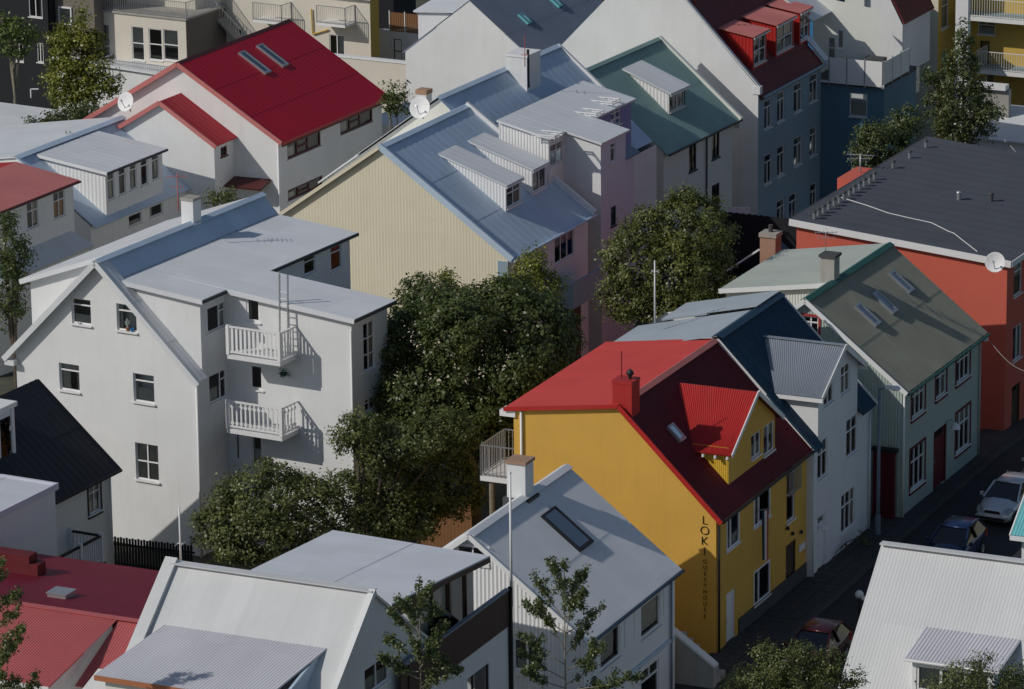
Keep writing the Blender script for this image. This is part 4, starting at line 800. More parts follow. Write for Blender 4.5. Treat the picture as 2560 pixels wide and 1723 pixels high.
H.face('g', vA).wall('white_paint', [(-4.2, 6.5), (0, 6.0)], 3, corr=(.22, .010), name='dormer_cheek'); H.face('k', vB).wall('white_paint', [(-4.2, 6.5), (0, 6.0)], 3, name='dormer_cheek')
H.slope(-4.25, 6.62, .22, 6.08, vA-.18, vB+.18, 'white_metal', .5, .003, .1, 'dormer_roof'); H.board((.24, vA-.18, 6.0), (.24, vB+.18, 6.0), 'plinth', .05, .1, 'fascia'); H.board((-4.2, vA-.2, 6.53), (.24, vA-.2, 6.0), 'white_paint', .04, .12, 'fascia')
H.slope(*sl, vN, L, 'blue_metal', .5, .003); H.slope(ap[0], ap[1], -13, 5.3, vN, L, 'white_metal', .6, .003); H.ridge(ap[0], ap[1]+.02, vN, L, 'blue_metal', .3)
H.face('k', L-.15).wall('white_paint', [(-12.8, 5.2), (ap[0], ap[1]-.1), (0, ze)], zb); H.face('g', vN+.1).wall('white_paint', [(-12.8, 5.2), (ap[0], ap[1]-.1), (0, ze)], zb); H.face('l', -12.8).wall('white_paint', [(vN, 5.2), (L, 5.2)], zb)
for x in (448, 475): P = H.h(q(1, x, 932), 6.4); H.put(MB().tube((P[0], P[1], 6.0), (P[0], P[1], 6.75), .05), 'roof_vent', 'steel')
# ================================================================== pale red roofed house at the left edge
H = House('clapboard_house', 'grey clad house with faded red roof and an orange curtain', q(1, 495, 1500), 4.3, ang=62)
zb = gz(213)-1; F = H.face('f', 0.0); gu, gz_ = H.g(q(1, 95, 1100), .05)[0], H.g(q(1, 95, 1100), .05)[2]
ws = [fb(F, 1, 180, 262, 1340, 1560, 'x', .45, cur=((.5, 1, .1, 1),)), fb(F, 1, 358, 440, 1270, 1492, 'x', .45, cur=((0, 1, 0, .64),), cm='orange_curtain')]
F.wall('white_paint', [(-9, 6.3), (.1, 6.3)], zb, ws, corr=(.3, .008)); H.face('k', .1).wall('white_paint', [(2*gu, 6.3), (gu, gz_-.12), (0, 6.3)], zb); H.face('l', 2*gu).wall('white_paint', [(-9, 6.3), (.1, 6.3)], zb); H.face('g', -9).wall('white_paint', [(2*gu, 6.3), (gu, gz_-.12), (0, 6.3)], zb)
H.slope(gu, gz_, .32, 6.4, -9.2, .25, 'faded_red', .3, .004); H.slope(gu, gz_, 2*gu-.3, 6.4, -9.2, .25, 'red_metal', .3, .004); H.gutter((.38, -9.2, 6.32), (.38, .25, 6.32), 'brown_trim', .05)
H.quad((.02, -9, 3.9), (.02, -.2, 3.9), (1.3, -.2, 3.3), (1.3, -9, 3.3), 'white_metal', .5, .003, .1, 'porch_roof'); H.put(MB().box(.02, 1.1, -9, -.3, zb, 3.3), 'porch', 'white_paint')
# ================================================================== white gable with slate roof at the top
H = House('gabled_house', 'plain white gable under a long slate blue corrugated roof', q(2, 1330, 375), 6.0, ang=63)
zb = gz(240)-1; ap = (-4.15, 8.78); ze = 5.55; L = 11.5; F = H.face('f', 0.0); d = dict(frame='dark_trim', sill=False)
ws = [fb(F, 2, 1545, 1585, 355, 412, 'o', .45, **d), fb(F, 2, 1648, 1732, 292, 372, 'v', .45, **d), fb(F, 2, 1800, 1895, 205, 325, 'v', .45, **d)]
F.wall('cream_wall', [(0, ze), (L, ze)], zb, ws); gp = [(-8.3, ze), (ap[0], ap[1]-.05), (0, ze)]
H.face('g', 0).wall('white_wall', gp, zb); H.face('k', L).wall('white_wall', gp, zb); H.face('l', -8.3).wall('white_wall', [(0, ze), (L, ze)], zb)
sl = (ap[0], ap[1], 0, ze+.06); H.slope(ap[0], ap[1], .25, ze-.12, -.02, L+.2, 'slate_metal', .25, .014); H.slope(ap[0], ap[1], -8.5, ze-.1, -.02, L+.2, 'slate_metal', .25, .01); H.board((.28, 0, ze-.15), (.28, L+.2, ze-.15), 'plinth', .05, .12, 'fascia')
for pc in (q(2, 1245, 132), q(2, 1455, 20)): skylight(H, pc, *sl, .5, .8, rim='turquoise_metal')
P = H.g(q(2, 540, 220), 1.5); H.put(MB().box(P[0]-.1, P[0]+4.2, 1.5, 7, zb, H.g(q(2, 540, 75), 1.5)[2]), 'annex', 'white_wall'); z_ = H.g(q(2, 540, 75), 1.5)[2]; H.quad((P[0]-.3, 1.3, z_+.03), (P[0]-.3, 7.2, z_+.6), (P[0]+4.4, 7.2, z_+.9), (P[0]+4.4, 1.3, z_+.35), 'white_metal', .5, .003, .1, 'annex_roof')
def solid_house(name, label, corner, z, ang, u0, v1, zt, wallm, wallf, roofm, zb=None, cat='house', over=.2, rise=.0, fascia='white_paint', wg=(), wf=(), top=None, group=None):
    """box house: lit wall from u0 to 0, side wall from 0 to v1, low roof"""
    H = House(name, label, corner, z, ang=ang, cat=cat, group=group); zb = gz(H.o[1])-1 if zb is None else zb
    G, F = H.face('g', 0.0), H.face('f', 0.0)
    G.wall(wallm, [(u0, zt+rise), (0, zt)], zb, [w(G) for w in wg]); F.wall(wallf, [(0, zt), (v1, zt)], zb, [w(F) for w in wf])
    H.face('k', v1).wall(wallm, [(u0, zt+rise), (0, zt)], zb); H.face('l', u0).wall(wallm, [(0, zt+rise), (v1, zt+rise)], zb)
    if roofm: H.quad((u0-over, -over, zt+rise+.1), (u0-over, v1+over, zt+rise+.1), (over, v1+over, zt+.1), (over, -over, zt+.1), roofm, .4, .004, .09, 'roof')
    return H
# small red shed between the gables
solid_house('shed', 'small faded red corrugated shed between two white gables', q(2, 1935, 240), 4.6, 63, -1.7, 3.0, 6.6, 'red_metal', 'red_metal', 'faded_red', over=.1, rise=.5, cat='shed')
# ================================================================== houses in the left foreground
H = House('gabled_house', 'cream house with steep black roof beside the large white gable', q(7, 760, 700), 1.5, ang=62)
BLK = H; ze = H.f(q(7, 740, 60))[2]; ur = -3.5; zr = H.f(q(4, 200, 1045), ur)[2]; vF = H.f(q(4, 200, 1045), ur)[1]; vN = -7
F = H.face('f', 0.0); ws = [fb(F, 7, 585, 690, 112, 425, 'x', .6, trim=(.08, 'dark_trim'))]
F.wall('pale_wall', [(vN, ze), (0, ze)], -.6, ws); gp = [(2*ur, ze), (ur, zr-.1), (0, ze)]
H.face('k', 0).wall('pale_wall', gp, -.6); H.face('g', vN).wall('pale_wall', gp, -.6); H.face('l', 2*ur).wall('pale_wall', [(vN, ze), (0, ze)], -.6)
kk = (ze-zr)/(-ur); H.slope(ur, zr, .3, ze+.08+.3*kk, vN, .35, 'black_roof', .4, .004); H.slope(ur, zr, 2*ur-.3, ze+.08+.3*kk, vN, .35, 'black_roof', .4, .004); H.board((ur, .37, zr-.05), (.3, .37, ze-.25), 'black_paint', .05, .18); H.gutter((.36, vN, ze-.22), (.36, .35, ze-.22), 'black_paint', .06); H.pipe(0, -.08, 0, ze-.1, 'white_paint')
dump('black', (ze, zr, vF))
# entrance stair with balustrade
us = 1.5; p0, p1 = H.f(q(7, 402, 745), us), H.f(q(7, 686, 620), us); zr_ = H.f(q(7, 676, 535), us)[2]; zf = H.f(q(7, 690, 708), us)[2]; va, vb = p0[1], p1[1]
st = H.put(MB().box(.02, us+.02, va-1, vb+.1, -.5, zf-.02), 'stair_landing', 'pale_wall')
for (a, b) in (((us, va-1), (us, vb)), ((.06, vb), (us, vb))):
    n = int(math.hypot(b[0]-a[0], b[1]-a[1])/.15)
    MB().beam((a[0], a[1], zr_), (b[0], b[1], zr_), .12, .07).build('handrail', 'black_paint', st); MB().beam((a[0], a[1], zf+.12), (b[0], b[1], zf+.12), .07, .07).build('bottom_rail', 'white_paint', st)
    for i in range(n+1): x, y = a[0]+(b[0]-a[0])*i/n, a[1]+(b[1]-a[1])*i/n; MB().box(x-.03, x+.03, y-.03, y+.03, zf+.16, zr_-.04).build('baluster', 'white_paint', st)
for (x, y) in ((us, vb), (us, (va+vb)/2), (.1, vb)): MB().box(x-.08, x+.08, y-.08, y+.08, zf, zr_+.12).build('newel', 'white_paint', st)
MB().box(us-.1, us+.12, va-1, vb+.12, zf-.2, zf-.001).build('landing_edge', 'black_paint', st)
H = House('lean_to', 'plain lilac white wing with a flat grey roof at the left edge', q(7, 395, 790), 3.0, ang=62, cat='house')
ze = H.f(q(7, 388, 185))[2]; H.face('f', 0).wall('iceblue_wall', [(-10, ze), (0, ze)], -.6); H.face('k', 0).wall('lilac_wall', [(-7, ze), (0, ze)], -.6); H.face('l', -7).wall('iceblue_wall', [(-10, ze), (0, ze)], -.6); H.face('g', -10).wall('lilac_wall', [(-7, ze), (0, ze)], -.6)
H.quad((-7.1, -10.1, ze+.02), (-7.1, .05, ze+.02), (.0, .05, ze+.02), (.0, -10.1, ze+.02), 'grey_metal', .12, .008, .05, 'roof'); H.put(MB().box(-.02, .1, -10, .12, ze-.16, ze+.1), 'parapet', 'lilac_wall'); H.put(MB().box(-7, -.021, .0, .12, ze-.16, ze+.1), 'parapet', 'lilac_wall')
P = H.h(q(4, 105, 1560), ze+.1); zt = H.f(q(4, 105, 1165), P[0])[2]
H = House('porch_tower', 'ice blue corner bay with white boards at the left edge', q(4, 105, 1560), ze+.1, ang=62, cat='house')
H.put(MB().box(-3.5, 0, -2.6, 0, ze-.5, zt-.2), 'wall', 'iceblue_wall'); H.put(MB().box(-3.7, .12, -2.7, .12, zt-.19, zt), 'cornice', 'white_paint')
for v in (-.08, -1.2, -2.4): H.put(MB().box(.004, .05, v-.09, v+.06, ze-.5, zt-.2), 'corner_board', 'white_paint')
for v in (-.95, -2.1): H.put(MB().box(.003, .02, v, v+.7, ze+.2, zt-.5), 'pane', 'glass')
# ------------------------------------------------------------------ red roofs bottom left
H = House('low_house', 'house with faded red corrugated front roof at the lower left corner', q(7, 800, 1092), 6.0, ang=65.4)
MAG = H; zf = H.f(q(7, 330, 1552))[2]; vf = H.f(q(7, 330, 1552))[1]; k = (6-zf)/(-vf)
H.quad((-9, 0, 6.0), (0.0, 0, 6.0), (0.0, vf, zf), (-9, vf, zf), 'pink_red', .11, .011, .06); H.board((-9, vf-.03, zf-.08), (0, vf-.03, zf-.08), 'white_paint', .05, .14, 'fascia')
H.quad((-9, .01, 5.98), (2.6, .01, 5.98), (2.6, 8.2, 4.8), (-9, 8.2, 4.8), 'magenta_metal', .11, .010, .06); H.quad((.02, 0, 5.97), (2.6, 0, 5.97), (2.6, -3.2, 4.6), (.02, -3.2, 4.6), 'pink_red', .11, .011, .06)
H.put(MB().beam((-9, 0, 6.03), (2.6, 0, 6.03), .3, .03), 'ridge_cap', 'pink_red')
H.put(MB().prism([(-.35, vf+.25, 0), (-.35, -.1, 0), (-.35, -.1, 5.9), (-.35, vf+.25, zf)], (.15, 0, 0)), 'side_wall', 'white_wall')
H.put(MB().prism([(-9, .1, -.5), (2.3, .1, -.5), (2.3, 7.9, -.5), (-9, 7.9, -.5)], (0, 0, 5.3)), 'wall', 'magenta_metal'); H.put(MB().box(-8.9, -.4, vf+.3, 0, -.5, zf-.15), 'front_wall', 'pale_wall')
u, v, z = H.onv(q(7, 415, 945), (0, 5.98, 8.2, 4.8)); b = H.put(MB().box(u-.38, u+.38, v-.35, v+.35, z-.1, z+.2), 'roof_vent', 'steel'); MB().box(u-.42, u+.42, v-.38, v+.38, z+.205, z+.24).build('vent_lid', 'steel', b)
u, v, z = H.onv(q(7, 90, 780), (0, 5.98, 8.2, 4.8)); H.put(MB().box(u-2.2, u+.75, v-.1, v+.5, z-.3, z+.75), 'chimney', 'maroon_metal'); H.put(MB().box(u+.752, u+1.1, v-.1, v+.5, z-.3, z+.45), 'chimney_step', 'maroon_metal')
# ------------------------------------------------------------------ white roof bottom centre-left
ZW = 10.6
H = House('low_house', 'house with plain white metal roof and grey porch roof in the foreground', q(8, 205, 905), ZW, ang=65.4)
WRF = H; sv = (0, ZW, -3.3, ZW-2.8); G0 = H.face('f', 0.0); rk = G0.pick(q(8, 800, 1395))
ws = [G0.win(q(8, 165, 1440), q(8, 330, 1500), 'v')]
G0.wall('white_wall', [(-6.2, ZW-5.3), (-3.3, ZW-2.9), (0, ZW-.1), (rk[0], rk[1])], -.5, ws)
P = H.on if 0 else None
uL = H.onv(q(7, 1215, 735), sv)[0]
H.quad((uL-.3, 0, ZW), (.12, 0, ZW), (.12, -3.3, ZW-2.8), (uL-.3, -3.3, ZW-2.8), 'white_metal_v', .14, .0007, .08); H.quad((uL-1.4, -3.28, ZW-2.78), (.12, -3.28, ZW-2.78), (.12, -6.4, ZW-5.3), (uL-2.6, -6.4, ZW-5.3), 'white_metal_v', .14, .0007, .08)
H.quad((uL-.3, .01, ZW), (.12, .01, ZW), (.12, rk[0], rk[1]), (uL-.3, rk[0], rk[1]), 'white_metal_v', .14, .0007, .08)
H.board((uL-.35, .1, ZW+.12), (uL-.35, -3.35, ZW-2.75), 'white_metal_v', .45, .22); H.board((.1, .0, ZW+.02), (.1, -3.35, ZW-2.8), 'white_wall', .22, .2); H.put(MB().beam((uL-.3, 0, ZW+.04), (.15, 0, ZW+.04), .4, .04), 'ridge_cap', 'white_metal_v')
H.face('l', uL-.2).wall('white_wall', [(-6.2, ZW-5.3), (-3.3, ZW-2.9), (0, ZW-.1), (rk[0], rk[1])], -.5); H.face('g', -6.1).wall('white_wall', [(uL, ZW-5.4), (0, ZW-5.4)], -.5); H.face('k', rk[0]-.1).wall('white_wall', [(uL, rk[1]), (0, rk[1])], -.5)
A = H.onv(q(7, 1110, 1140), sv); B = H.onv(q(7, 2208, 1298), sv); zz_ = A[2]-.75; C = H.h(q(7, 1870, 1580), zz_); D = H.h(q(7, 640, 1470), zz_)
H.quad((A[0], A[1], A[2]+.04), (B[0], B[1], A[2]+.04), (C[0], D[1], zz_), (D[0], D[1], zz_), 'grey_metal_v', .12, .010, .06, 'porch_roof')
H.board((D[0], D[1]-.03, zz_-.1), (C[0]+1, D[1]-.03, zz_-.1), 'terracotta', .06, .16, 'fascia'); H.put(MB().prism([(B[0]-.15, B[1], A[2]-.03), (B[0]-.15, D[1]+.2, zz_-.05), (B[0]-.15, D[1]+.2, ZW-6), (B[0]-.15, B[1], ZW-6)], (-.1, 0, 0)), 'porch_side', 'blue_metal')  # bluish shade of the porch side is put into its colour
H.put(MB().prism([(D[0]+.3, D[1]+.15, 0), (B[0]-.25, D[1]+.15, 0), (B[0]-.25, D[1]+.15, zz_-.1), (D[0]+.3, D[1]+.15, zz_-.1)], (0, .12, 0)), 'porch_front', 'pale_wall')
dump('wroof', (uL, A[2], A[1], B[1], D[1], C[1]))
# ------------------------------------------------------------------ house with the brown roof terrace
H = House('terrace_house', 'house with grey metal roof and a brown boarded roof terrace', q(8, 1135, 890), 7.5, ang=65.4)
dump('wrf rel terrace', H.l(np.array([*WRF.o, 0.0])))
TER = H; zp = 7.5; zlo = H.f(q(8, 1140, 1140))[2]; vL = -5.6
z1, z2 = 9.1, 9.75; R = [H.h(q(7, 1620, 800), z2), H.h(q(7, 2250, 495), z1), H.h(q(8, 1012, 667), z1), H.h(q(8, 350, 990), z2)]
H.quad(R[0], R[1], R[2], R[3], 'grey_metal', .12, .009, .08, 'roof'); dump('terr', *R)
r2, r3 = Vector(R[2]), Vector(R[3]); H.put(MB().beam(r2-Vector((.03, 0, .16)), r3-Vector((.03, 0, .16)), .06, .2), 'fascia', 'brown_wood'); H.put(MB().beam(Vector(R[1])+Vector((0, .02, -.14)), r2+Vector((0, .02, -.14)), .05, .18), 'fascia', 'brown_wood')
uG = R[2][0]-.75
FG = H.face('f', uG)
t0, t1 = -9.0, R[2][1]-.3; zt_ = min(R[2][2], R[3][2])-.3; n = 5; wins = [FG.win(None, None, 'o', rect=(t1-1.35*(i+1), t1-1.35*i-.1, 6.75, zt_-.15), frame='brown_wood', sill=False) for i in range(n)]
FG.wall('brown_wood', [(t0, R[3][2]-.2), (t1, R[2][2]-.15)], 5.5, wins, name='window_wall')
H.put(MB().box(uG, 0, -9, -.02, 6.3, 6.42), 'terrace_floor', 'plinth')
m0 = MB().box(-.025, .025, -.05, .05, zlo, zp-.06).mesh('board', 'brown_wood')
par = H.put(MB().box(-.12, .05, -8.5, .02, zp-.055, zp+.01), 'parapet_rail', 'slate_metal')
for i in range(64):
    o = bpy.data.objects.new('board', m0); COL.objects.link(o); o.parent = par; o.location = (0, -.06-i*.125, 0)
MB().box(-.12, -.03, -8.5, 0, zlo, zp-.056).build('backing', 'brown_wood', par)
H.put(MB().box(-.03, .12, 0.03, .12, 3.6, zp+.05), 'corner_post', 'black_paint')
FB = H.face('f', -.02); ws = [FB.win(q(8, 860, 1500), q(8, 1010, 1700), 'rl', frame='dark_trim')]
FB.wall('white_wall', [(-8.5, zlo), (0, zlo)], -.5, ws); H.put(MB().box(-7, -.16, -.2, -.03, -.5, 6.3), 'end_wall', 'white_wall'); H.face('k', R[1][1]-.2).wall('white_wall', [(R[1][0]+.2, z1-.2), (uG, z1-.2)], -.5)
sw = H.put(MB().beam((-1.0, -4.2, 7.0), (-.5, -3.7, 7.75), .06, .9), 'open_window', 'skylight_glass')
# ------------------------------------------------------------------ white corrugated house with skylight
H = House('corrugated_house', 'white corrugated house with roof skylight and brick chimney in the foreground', q(8, 1645, 1250), 4.75, ang=65.4)
SKY = H; L = 8.35; ap = (-4.35, 8.3); ze = 4.92; sl = (ap[0], ap[1], 0, ze+.1); kk = (ze+.1-ap[1])/4.35; uL = -8.7
F = H.face('f', 0.0); d = dict(sd=.1, fw=.07)
ws = [fb(F, 8, 2035, 2165, 835, 1225, 'tx', .72, cur=((0, 1, .1, .7),), **d), fb(F, 8, 1760, 1893, 1050, 1435, 'tx', .72, cur=((0, .8, .1, .7),), **d), fb(F, 8, 2035, 2155, 1365, 1730, 'tx', .72, **d)]
F.wall('iceblue_wall', [(0, ze), (L, ze)], -.5, ws)
for i in range(1, 9): t = i*L/9; any(w['r'][0]-.1 < t < w['r'][1]+.1 for w in ws) or H.put(MB().box(.003, .02, t-.02, t+.02, 3.3, ze-.1), 'cover_strip', 'iceblue_wall')
zB = F.pick(q(8, 2220, 1240))[1]; H.put(MB().box(.003, .09, -.05, L, zB-.1, zB+.06), 'belt_board', 'blue_metal')
G = H.face('g', 0.0); ws = [gb(G, 8, 1168, 1360, 1215, 1465, 'v', fw=.09, trim=(.12, 'white_paint')), gb(G, 8, 790, 1000, 590, 720, 'v', trim=(.08, 'white_paint'))]
G.wall('white_paint', [(uL, ze), (ap[0], ap[1]-.08), (0, ze)], -.5, ws, corr=(.16, .014)); H.face('k', L).wall('white_paint', [(uL, ze), (ap[0], ap[1]-.08), (0, ze)], -.5); H.face('l', uL).wall('white_paint', [(0, ze), (L, ze)], -.5)
H.slope(ap[0], ap[1], .28, ze+.1+.28*kk, -.22, L+.2, 'white_metal', .11, .009); H.slope(ap[0], ap[1], uL-.25, ze+.1+.2*kk, -.22, L+.2, 'white_metal', .11, .009); H.ridge(ap[0], ap[1]+.03, -.22, L+.2, 'white_metal', .24)
H.board((ap[0], -.25, ap[1]-.06), (.28, -.25, ze-.17), 'white_paint', .05, .18); H.board((ap[0], -.25, ap[1]-.06), (uL-.25, -.25, ze-.17), 'white_paint', .05, .18); H.gutter((.34, -.2, ze-.16), (.34, L+.2, ze-.16), 'navy_metal', .065); H.pipe(0, L-.35, 0, ze-.2, 'slate_metal'); H.put(MB().box(.0, .06, L-.22, L+.01, -.5, ze), 'corner_board', 'white_paint')
skylight(H, q(8, 1530, 495), *sl, 1.2, 1.95, rim='dark_trim')
vc = H.f(q(8, 1235, 285), ap[0])[1]; ck = chimney(H, ap[0]-.25, vc+.35, .74, .74, 7.2, 9.5, 'white_wall', 'brick', .05)
MB().box(ap[0]-.75, ap[0]+.3, vc-.12, vc+.85, 7.7, 8.2).build('flashing', 'plinth', ck)
# ------------------------------------------------------------------ white roof bottom right
H = House('low_house', 'white corrugated roof with a small grey dormer at the lower right', q(9, 1385, 572), 8.0, ang=65.4)
BRR = H; sv = (0, 8.0, -4.6, 3.8)
H.quad((-.1, 0, 8), (12, 0, 8), (12, -5.2, 3.25), (-.1, -5.2, 3.25), 'white_metal_v', .13, .0032, .06); H.quad((-.1, .01, 8), (12, .01, 8), (12, 5, 3.4), (-.1, 5, 3.4), 'white_metal_v', .13, .0032, .06)
H.put(MB().beam((-.1, -.12, 7.99), (12, -.12, 7.99), .34, .05), 'ridge_cap', 'white_metal_v'); gp = [(-5, 3.4), (0, 7.9), (5, 3.4)]
H.face('l', 0).wall('white_wall', gp, -.5); H.face('f', 11.8).wall('white_wall', gp, -.5); H.face('g', -4.9).wall('white_wall', [(0, 3.5), (11.8, 3.5)], -.5); H.face('k', 4.9).wall('white_wall', [(0, 3.4), (11.8, 3.4)], -.5)
A = H.onv(q(9, 1662, 1152), sv); B = H.onv(q(9, 2302, 1250), sv); vF = A[1]-2.0; zF = H.g(q(9, 1520, 1357), vF)[2]; C = H.g(q(9, 2130, 1452), vF); D = H.g(q(9, 1520, 1357), vF)
H.quad((A[0], A[1], A[2]+.03), (B[0], A[1], A[2]+.03), (C[0]+.15, vF, zF), (D[0], vF, zF), 'grey_metal_v', .13, .012, .06, 'dormer_roof'); dump('brr', A, B, C, D)
FD = H.face('g', vF+.2); x0, x1 = D[0]+.2, C[0]-.1
FD.wall('white_paint', [(x0, zF-.08), (x1, zF-.08)], 2.5, [FD.win(None, None, 'v3', rect=(x0+.15, x1-.15, zF-1.35, zF-.25), fw=.09)], name='dormer_front'); H.face('f', x1).wall('blue_metal', [(vF+.2, zF-.06), (A[1], A[2]-.05)], 3, name='dormer_cheek'); H.face('l', x0).wall('white_paint', [(vF+.2, zF-.06), (A[1], A[2]-.05)], 3, name='dormer_cheek'); H.gutter((D[0], vF-.04, zF-.06), (C[0]+.15, vF-.04, zF-.06), 'white_paint', .05)
# turquoise roofed house at the right edge
H = House('low_house', 'turquoise roof corner with white gutter at the right edge of the street', q(9, 2235, 525), 5.0, ang=65.4)
H.quad((.0, .0, 5), (6, 0, 5), (6, 4, 7.5), (.0, 4, 7.5), 'turquoise_metal', .12, .01, .06); H.quad((.0, 8, 5), (6, 8, 5), (6, 4.01, 7.5), (.0, 4.01, 7.5), 'turquoise_metal', .12, .01, .06); H.board((0, -.05, 4.9), (6, -.05, 4.9), 'white_paint', .12, .16, 'gutter_board'); H.board((-.03, 0, 4.94), (-.03, 4, 7.44), 'white_paint', .05, .16)
H.face('l', .35).wall('white_wall', [(.3, 5), (4, 7.3), (7.7, 5)], -.5); H.face('g', .3).wall('white_wall', [(.35, 5), (5.8, 5)], -.5); H.face('k', 7.7).wall('white_wall', [(.35, 5), (5.8, 5)], -.5); H.face('f', 5.8).wall('white_wall', [(.3, 5), (4, 7.3), (7.7, 5)], -.5)
# ================================================================== buildings along the top edge
def rail_line(H, a, b, z0, z1, m='steel', step=.14, name='railing', parent=None): return railing(name, H, [a, b], z0, z1, m, .05, .02, step, parent)
# beige apartment block, top left
H = House('apartment_block', 'beige apartment block with railed terraces behind the crimson roof', q(1, 1265, 450), -1.0, ang=60, cat='building')
BEI = H; zb = gz(262)-1; G = H.face('g', 0.0); F = H.face('f', 0.0); zt = G.pick(q(1, 900, 100))[1]; uL = G.pick(q(1, 470, 300))[0]
ws = [gb(G, 1, 590, 745, 150, 388, 'big'), gb(G, 1, 888, 978, 175, 412, 'h2', cur=((0, 1, .35, 1),)), gb(G, 1, 1003, 1100, 190, 412, 'h2'), gb(G, 1, 1102, 1210, 195, 415, 'h2', cur=((0, 1, .4, 1),))]
G.wall('beige_wall', [(uL, zt), (0, zt)], zb, ws); F.wall('taupe_wall', [(0, zt), (5, zt)], zb); H.face('k', 5).wall('beige_wall', [(uL, zt), (0, zt)], zb); H.face('l', uL).wall('beige_wall', [(0, zt), (5, zt)], zb)  # side wall's shade is put into its colour by the darker taupe
H.put(MB().box(uL-.1, .1, -.1, 5.1, zt, zt+.12), 'terrace_floor', 'concrete'); rail_line(H, (uL, -.02), (.05, -.02), zt+.12, zt+1.15); rail_line(H, (.05, 0), (.05, 5), zt+.12, zt+1.15)
H.put(MB().box(uL+.3, -1.0, 2.6, 5, zt+.121, zt+3.2), 'upper_storey', 'beige_wall')
P = G.pick(q(1, 770, 470)); P2 = G.pick(q(1, 1270, 470)); fl = H.put(MB().box(P[0], P2[0], -1.6, -.01, P[1]-.3, P[1]-.1), 'balcony_floor', 'concrete'); rail_line(H, (P[0], -1.55), (P2[0]-.02, -1.55), P[1]-.1, P[1]+1.0); rail_line(H, (P[0], -1.55), (P[0], -.05), P[1]-.1, P[1]+1.0)
# wing to its right, with outside stair and cream end
GW = H.face('g', 4.5); a0 = GW.pick(q(1, 1425, 300)); a1 = GW.pick(q(1, 1960, 100)); ws = [gb(GW, 1, 1450, 1530, 150, 300, 'v'), gb(GW, 1, 1600, 1640, 190, 240, 'o'), gb(GW, 1, 2225, 2330, 230, 390, 'v', cur=((.5, 1, 0, 1),))]
e1 = GW.pick(q(2, 208, 300))
GW.wall('beige_wall', [(0.01, zt+1.5), (e1[0], zt+1.5)], zb, ws, name='wing_wall')
ve = H.f(q(2, 265, 200), e1[0])[1]; H.face('f', e1[0]).wall('ochre_wall', [(4.5, zt+1.5), (ve, zt+1.5)], zb, name='wing_wall'); H.face('k', ve).wall('ochre_wall', [(0, zt+1.5), (e1[0], zt+1.5)], zb, name='wing_wall'); H.put(MB().box(-.1, e1[0]+.2, 4.2, ve+.2, zt+1.5, zt+1.75), 'wing_roof', 'white_metal')
for (n, x0, y0, x1, yb) in ((1, 1780, 0, 1970, 110), (1, 2210, 0, 2400, 130)):
    A = GW.pick(q(n, x0, yb)); B = GW.pick(q(n, x1, yb)); fl = H.put(MB().box(A[0], B[0], 3.3, 4.49, A[1]-.15, A[1]), 'balcony_floor', 'white_paint'); rail_line(H, (A[0], 3.33), (B[0], 3.33), A[1], A[1]+1.1); rail_line(H, (B[0], 3.33), (B[0], 4.45), A[1], A[1]+1.1)
A = GW.pick(q(1, 1450, 40)); B = GW.pick(q(1, 1690, 300)); H.put(MB().beam((A[0], 4.0, A[1]), (B[0], 4.0, B[1]), .9, .12), 'outside_stair', 'concrete')
mb = MB()
for i in range(14): t = i/13; x = A[0]+(B[0]-A[0])*t; z = A[1]+(B[1]-A[1])*t; mb.box(x-.015, x+.015, 3.55, 3.58, z, z+1.1)
mb.beam((A[0], 3.56, A[1]+1.1), (B[0], 3.56, B[1]+1.1), .04, .04); H.put(mb, 'stair_railing', 'steel')
P = GW.pick(q(2, 60, 300)); H.put(MB().box(P[0]-.5, e1[0]+1.2, 3.6, 4.2, zb, P[1]-.9), 'low_wall', 'rust_wood')
p = GW.pick(q(1, 2110, 60)); H.put(MB().path([(p[0], 4.4, p[1]), (p[0]+.05, 4.4, p[1]-1.6), (p[0]+1.2, 4.4, p[1]-1.2)], .05), 'drainpipe', 'ochre_wall')
# white garden wall with brown fence next to it
H = House('garden_house', 'low white building with a brown plank screen on its roof', q(2, 500, 440), -1.5, ang=62)
G = H.face('g', 0.0); uL = G.pick(q(2, 265, 300))[0]; zt = G.pick(q(2, 400, 215))[1]; ws = [gb(G, 2, 362, 420, 262, 432, 'h2', frame='dark_trim'), gb(G, 2, 425, 472, 285, 440, 'o')]
G.wall('white_wall', [(uL, zt), (.3, zt)], gz(270)-1, ws); H.put(MB().box(uL, .3, .05, 4, gz(270)-1, zt-.05), 'body', 'white_wall')
A = G.pick(q(2, 338, 215))[0]; B = G.pick(q(2, 545, 230))[0]; z1 = G.pick(q(2, 345, 82))[1]; n = int((B-A)/.13); m0 = MB().box(-.05, .05, -.02, .02, zt, z1).mesh('plank', 'rust_wood'); sc = H.put(MB().box(A, B, .05, .09, z1-.25, z1-.15), 'screen_rail', 'rust_wood')
for i in range(n): o = bpy.data.objects.new('plank', m0); COL.objects.link(o); o.parent = sc; o.location = (A+.06+i*.13, 0, 0)
for x in (A, (A+B)/2, B): MB().box(x-.03, x+.03, -.06, -.02, zt-1, z1+.1).build('screen_post', 'white_paint', sc)
H.put(MB().box(uL-.4, A-.05, .6, 3.5, zt-.04, z1+1.6), 'shed', 'charcoal_wall')  # not a shed: black box paints the dark recess beside the screen
